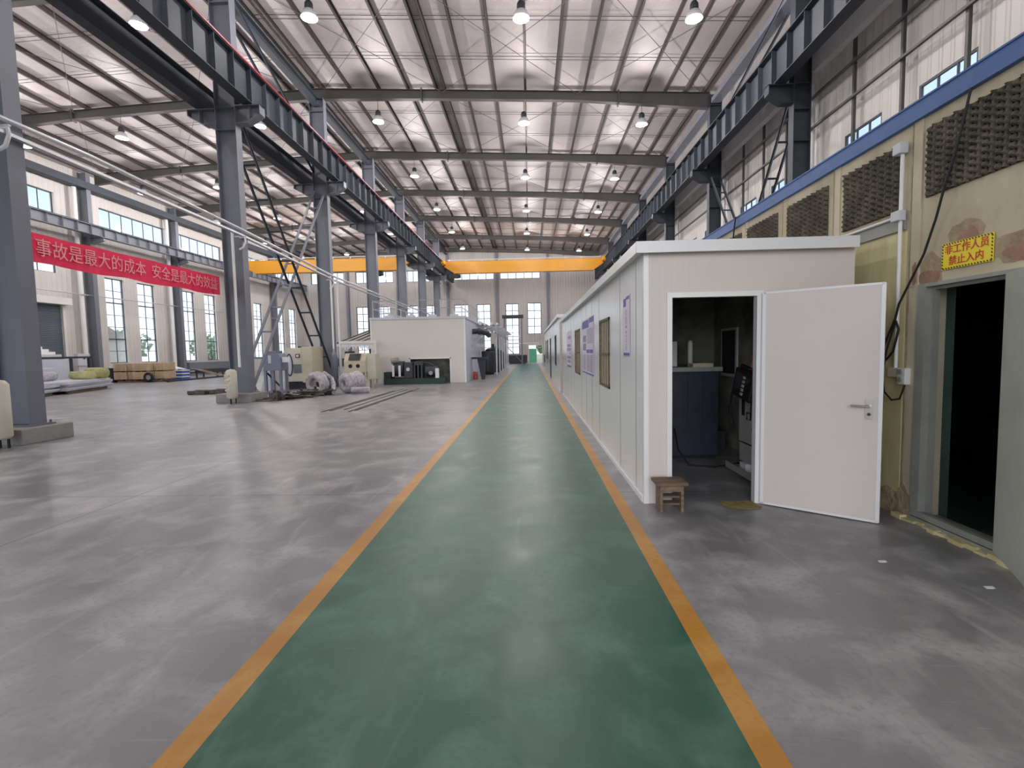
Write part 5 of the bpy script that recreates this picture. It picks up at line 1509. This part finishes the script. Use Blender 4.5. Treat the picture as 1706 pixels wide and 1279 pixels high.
# dark room behind the doorway
mb = MB().box(WX + 0.22, 7.2, 2.2, 2.25, 0, 3.4).box(WX + 0.22, 7.2, 7.4, 7.45, 0, 3.4).box(7.2, 7.25, 2.2, 7.45, 0, 3.4).box(WX + 0.22, 7.2, 2.25, 7.4, 3.35, 3.4).box(WX + 0.22, 7.2, 2.25, 7.4, 0.0, 0.01)
mb.box(WX + 0.221, WX + 0.225, 2.25, DY0, 0, 3.35).box(WX + 0.221, WX + 0.225, DY1, 7.4, 0, 3.35)
struct(mb.build('wall_dark_room', M['dark_room']))
t = thing('dim_machine', 'faint dark machine deep inside the unlit doorway on the right', 'machine', (5.6, 4.9, 0))
MB().box(5.2, 6.4, 4.6, 6.0, 0.0, 0.75).build('machine_base', M['green_dark'], t, bevel=0.03)
MB().box(5.5, 6.2, 4.8, 5.8, 0.75, 1.2).build('machine_top', M['green_dark'], t, bevel=0.03)
MB().cyl((5.3, 4.55, 0.5), (5.3, 4.6, 0.5), 0.12, 16).build('hand_wheel', M['galv'], t)
# door frame and sill of the dark doorway
d3 = MB()
d3.box(WX - 0.03, WX + 0.07, DY1, DY1 + 0.09, 0.06, DZ2 + 0.03)
d3.box(WX - 0.03, WX + 0.07, DY0 - 0.07, DY0, 0.06, DZ2 + 0.03)
d3.box(WX - 0.03, WX + 0.07, DY0, DY1, DZ2, DZ2 + 0.03)
d3.box(WX + 0.03, WX + 0.075, DY1 - 0.025, DY1, 0.06, DZ2).box(WX + 0.03, WX + 0.075, DY0, DY1 - 0.025, DZ2 - 0.025, DZ2)
d3 = struct(d3.build('door_3', M['galv']), 'galvanised frame of the dark doorway in the old wall')
MB().box(WX - 0.03, WX + 0.22, DY0 - 0.07, DY1 + 0.09, 0.0, 0.05).box(WX - 0.03, WX + 0.02, DY0, DY1, 0.06, 0.11).build('door_sill', M['galv'], d3)
r = random.Random(2)
mb = MB()
yy = 3.4
while yy < 4.62:
    w = r.uniform(0.05, 0.13)
    mb.box(WX - 0.05 - r.uniform(0.0, 0.05), WX - 0.03, yy, yy + w, 0.0, r.uniform(0.015, 0.05)); yy += w
mb.jitter(0.008, 3, 9.0)
mb.build('crumbling_edge', M['old_yellow'], d3)
# swung-open grey door leaf at the right edge
hinge2, free2 = Vector((WX - 0.05, DY0 + 0.0, 0)), Vector((WX - 0.45, DY0 - 0.72, 0))
lf = MB().bar(hinge2 + Vector((0, 0, 1.07)), free2 + Vector((0, 0, 1.07)), 0.05, 2.0).build('door_leaf', M['leaf_grey'], d3, bevel=0.004)
dv = (free2 - hinge2).normalized()
nn = Vector((dv.y, -dv.x, 0))
for z in (0.55, 1.55):
    c = hinge2.lerp(free2, 0.5) + Vector((0, 0, z)) - nn * 0.03
    MB().bar(c - dv * 0.28, c + dv * 0.28, 0.012, 0.6).build('pressed_panel', M['leaf_grey'], lf)
# warning sign
t = thing('warning_sign', 'yellow warning sign with red Chinese lettering above the dark doorway', 'sign', (WX, 4.04, 2.19))
MB().box(WX - 0.014, WX - 0.008, 3.81, 4.265, 2.185, 2.395).build('sign_board', M['sign_yellow'], t)
st = MB()
n = 17
for i in range(n):
    y = 3.815 + 0.445 * i / n
    for z0, z1 in ((2.187, 2.2), (2.38, 2.393)):
        st.add([(WX - 0.0148, y, z0), (WX - 0.0148, y + 0.013, z0), (WX - 0.0148, y + 0.021, z1), (WX - 0.0148, y + 0.008, z1)], [(0, 3, 2, 1)])
n = 8
for i in range(n):
    z = 2.19 + 0.2 * i / n
    for y0, y1 in ((3.812, 3.825), (4.25, 4.263)):
        st.add([(WX - 0.0148, y0, z), (WX - 0.0148, y1, z + 0.008), (WX - 0.0148, y1, z + 0.021), (WX - 0.0148, y0, z + 0.013)], [(0, 3, 2, 1)])
st.build('hazard_border', M['sign_black'], t)
text_mesh('lettering', '非工作人员', 0.078, 0.0008, M['sign_red'], t, (WX - 0.0155, 4.038, 2.335), (0, -1, 0), (0, 0, 1), 1.02, 0.012)
text_mesh('lettering', '禁止入内', 0.078, 0.0008, M['sign_red'], t, (WX - 0.0155, 4.038, 2.245), (0, -1, 0), (0, 0, 1), 1.02, 0.012)
# acoustic foam panels
def foam(y0, y1, z0, z1, label, seed):
    p = 0.052; sub = 3
    ny, nz_ = max(2, round((y1 - y0) / p)) * sub, max(2, round((z1 - z0) / p)) * sub
    vs_, fs = [], []
    for i in range(ny + 1):
        for j in range(nz_ + 1):
            u, v = i / sub, j / sub
            hgt = 0.5 + 0.5 * math.sin(math.pi * 2 * u) * math.sin(math.pi * 2 * v) if False else abs(math.sin(math.pi * u)) * abs(math.sin(math.pi * (v + 0.5 * (int(u) % 2))))
            y = y0 + (y1 - y0) * i / ny; z = z0 + (z1 - z0) * j / nz_
            k = noise.noise(Vector((y * 4, z * 4, seed)))
            vs_.append((WX - 0.012 - 0.045 * hgt * (0.85 + 0.3 * k), y, z))
    W = nz_ + 1
    for i in range(ny):
        for j in range(nz_): fs.append((i * W + j, i * W + j + 1, (i + 1) * W + j + 1, (i + 1) * W + j))
    mb = MB().add(vs_, fs)
    mb.box(WX - 0.012, WX, y0, y1, z0, z1)
    o = mb.build('foam_panel', M['foam'])
    setbase(o, (WX, (y0 + y1) / 2, (z0 + z1) / 2))
    tag(o, label, 'foam panel', 'dark acoustic foam panels on the old wall')
foam(3.45, 4.46, 2.83, 3.41, 'largest dark foam panel, above the yellow warning sign', 1)
foam(4.76, 5.58, 2.80, 3.39, 'dark foam panel left of the upright white conduit', 2)
foam(5.87, 6.74, 2.80, 3.39, 'third dark foam panel from the right, above the white cabin roof', 3)
foam(7.02, 7.94, 2.80, 3.40, 'fourth dark foam panel from the right, mostly behind the cabin roof', 4)
foam(8.18, 9.05, 2.80, 3.40, 'farthest dark foam panel, only its top showing over the cabin roof', 5)
# conduit with boxes, socket, cables
t = thing('cable_conduit', 'white conduit with square junction boxes running down the old wall', 'conduit', (WX - 0.03, 4.71, 1.3))
MB().cyl((WX - 0.035, 4.71, 1.36), (WX - 0.035, 4.71, 3.32), 0.016, 10).build('upright_pipe', M['white'], t)
MB().box(WX - 0.09, WX - 0.015, 4.665, 4.765, 3.29, 3.385).build('junction_box', M['cab_pale'], t, bevel=0.006)
MB().box(WX - 0.085, WX - 0.015, 4.67, 4.77, 2.70, 2.79).build('junction_box', M['cab_pale'], t, bevel=0.006)
MB().cyl((WX - 0.035, 4.77, 2.745), (WX - 0.035, 7.2, 2.745), 0.014, 10).build('level_pipe', M['white'], t)
t = thing('wall_socket', 'cream switch and socket box on the old wall beside the open cabin door', 'socket', (WX, 4.7, 1.27))
MB().box(WX - 0.05, WX, 4.66, 4.80, 1.28, 1.37).build('junction_box', M['cream'], t, bevel=0.008)
MB().box(WX - 0.06, WX, 4.56, 4.66, 1.22, 1.37).build('socket_plate', M['white'], t, bevel=0.008)
for z in (1.335, 1.265): MB().cyl((WX - 0.075, 4.61, z), (WX - 0.055, 4.61, z), 0.025, 14).build('socket_outlet', M['galv'], t)
tubething('black_cable', 'black cable hanging from the blue channel and looping past the wall socket', 'cable',
          [(WX - 0.04, 4.02, 3.53), (WX - 0.062, 4.05, 3.3), (WX - 0.064, 4.12, 3.05), (WX - 0.065, 4.2, 2.85), (WX - 0.045, 4.3, 2.62), (WX - 0.04, 4.42, 2.35), (WX - 0.05, 4.56, 2.12),
           (WX - 0.06, 4.66, 1.95), (WX - 0.06, 4.70, 1.82), (WX - 0.06, 4.80, 1.64), (WX - 0.06, 4.86, 1.52), (WX - 0.06, 4.80, 1.44), (WX - 0.07, 4.70, 1.52), (WX - 0.07, 4.64, 1.72), (WX - 0.07, 4.68, 1.8)], 0.010, M['black'], n=8)
tubething('black_cable', 'thinner black cable drooping below the wall socket and back up', 'cable',
          [(WX - 0.06, 4.69, 1.8), (WX - 0.07, 4.78, 1.55), (WX - 0.07, 4.83, 1.3), (WX - 0.07, 4.80, 1.14), (WX - 0.07, 4.70, 1.07), (WX - 0.07, 4.60, 1.09), (WX - 0.07, 4.565, 1.17), (WX - 0.06, 4.56, 1.22)], 0.008, M['black'], n=8)
tubething('black_cable', 'black cable hanging down over the old wall from the blue channel, farther along', 'cable',
          [(WX - 0.055, 8.3, 3.68), (WX - 0.07, 8.32, 3.5), (WX - 0.07, 8.4, 3.0), (WX - 0.07, 8.45, 2.75)], 0.012, M['black'], n=8)
# small white scraps on the floor by the doorway
for i, (x, y) in enumerate([(2.55, 3.62), (2.95, 3.22)]):
    o = MB().add([(x - 0.03, y - 0.02, 0.004), (x + 0.03, y - 0.015, 0.004), (x + 0.035, y + 0.015, 0.006), (x - 0.02, y + 0.02, 0.004)], [(0, 1, 2, 3)]).box(x - 0.02, x + 0.02, y - 0.012, y + 0.012, 0.0, 0.004).build('paint_chip', M['white'])
    setbase(o, (x, y, 0)); tag(o, 'small white chip on the floor before the dark doorway, %s of two' % ['farther', 'nearer'][i], 'chip', 'white chips on the floor')

# ================================================================ OUTSIDE
def tree(x, y, h, r, label, seed):
    t = thing('tree', label, 'tree', (x, y, -0.21), 'trees outside the windows')
    MB().cyl((x, y, -0.21), (x, y, h * 0.6), 0.16, 10, 0.08).build('trunk', M['bark'], t)
    rn = random.Random(seed); mb = MB()
    for i in range(260):
        a, b = rn.uniform(0, 6.28), rn.uniform(-1, 1)
        q = r * (0.6 + 0.4 * rn.random())
        c = Vector((x + q * math.cos(a) * math.sqrt(1 - b * b), y + q * math.sin(a) * math.sqrt(1 - b * b), h * 0.68 + q * b * 0.9))
        u = Vector((rn.uniform(-1, 1), rn.uniform(-1, 1), rn.uniform(-1, 1))).normalized() * 0.45
        w = u.cross(Vector((rn.uniform(-1, 1), rn.uniform(-1, 1), rn.uniform(-1, 1)))).normalized() * 0.4
        mb.add([c - u, c + w, c + u, c - w], [(0, 1, 2, 3)])
    mb.build('foliage', M['leaf'], t)
for i, (x, y, h, r) in enumerate([(-62, 64, 4.5, 2.6), (-70, 84, 5.5, 3.4), (-60, 92, 4.4, 2.6), (-75, 112, 5.6, 3.2), (8, 98, 4.2, 2.6), (2.5, 84, 3.0, 1.4)]):
    tree(x, y, h, r, 'leafy green tree outside, seen through ' + ['the first pair of tall left windows', 'the second pair of tall left windows, nearer one', 'the second pair of tall left windows, farther one', 'the tall window just right of the second column', 'the far windows right of the doorway', 'the far doorway'][i], i)
t = thing('house', 'pale house with a pitched roof outside the tall left windows', 'house', (-70, 76, -0.21))
MB().box(-76, -66, 70, 79, -0.21, 4.6).build('house_wall', M['house'], t)
MB().prism([(69.5, 4.5), (79.5, 4.5), (74.5, 6.8)], 'X', -76.4, -65.6).build('roof', M['rooftile'], t)
t = thing('green_gate', 'green sheet gate standing outside the open far doorway', 'gate', (0.2, 66.0, -0.21))
MB().box(-1.2, 0.85, 65.97, 66.0, -0.1, 1.75).build('gate_sheet', M['green_sheet'], t)
for x in (-1.2, -0.2, 0.85): MB().box(x - 0.04, x + 0.04, 66.0, 66.08, -0.21, 1.85).build('gate_post', M['galv'], t)
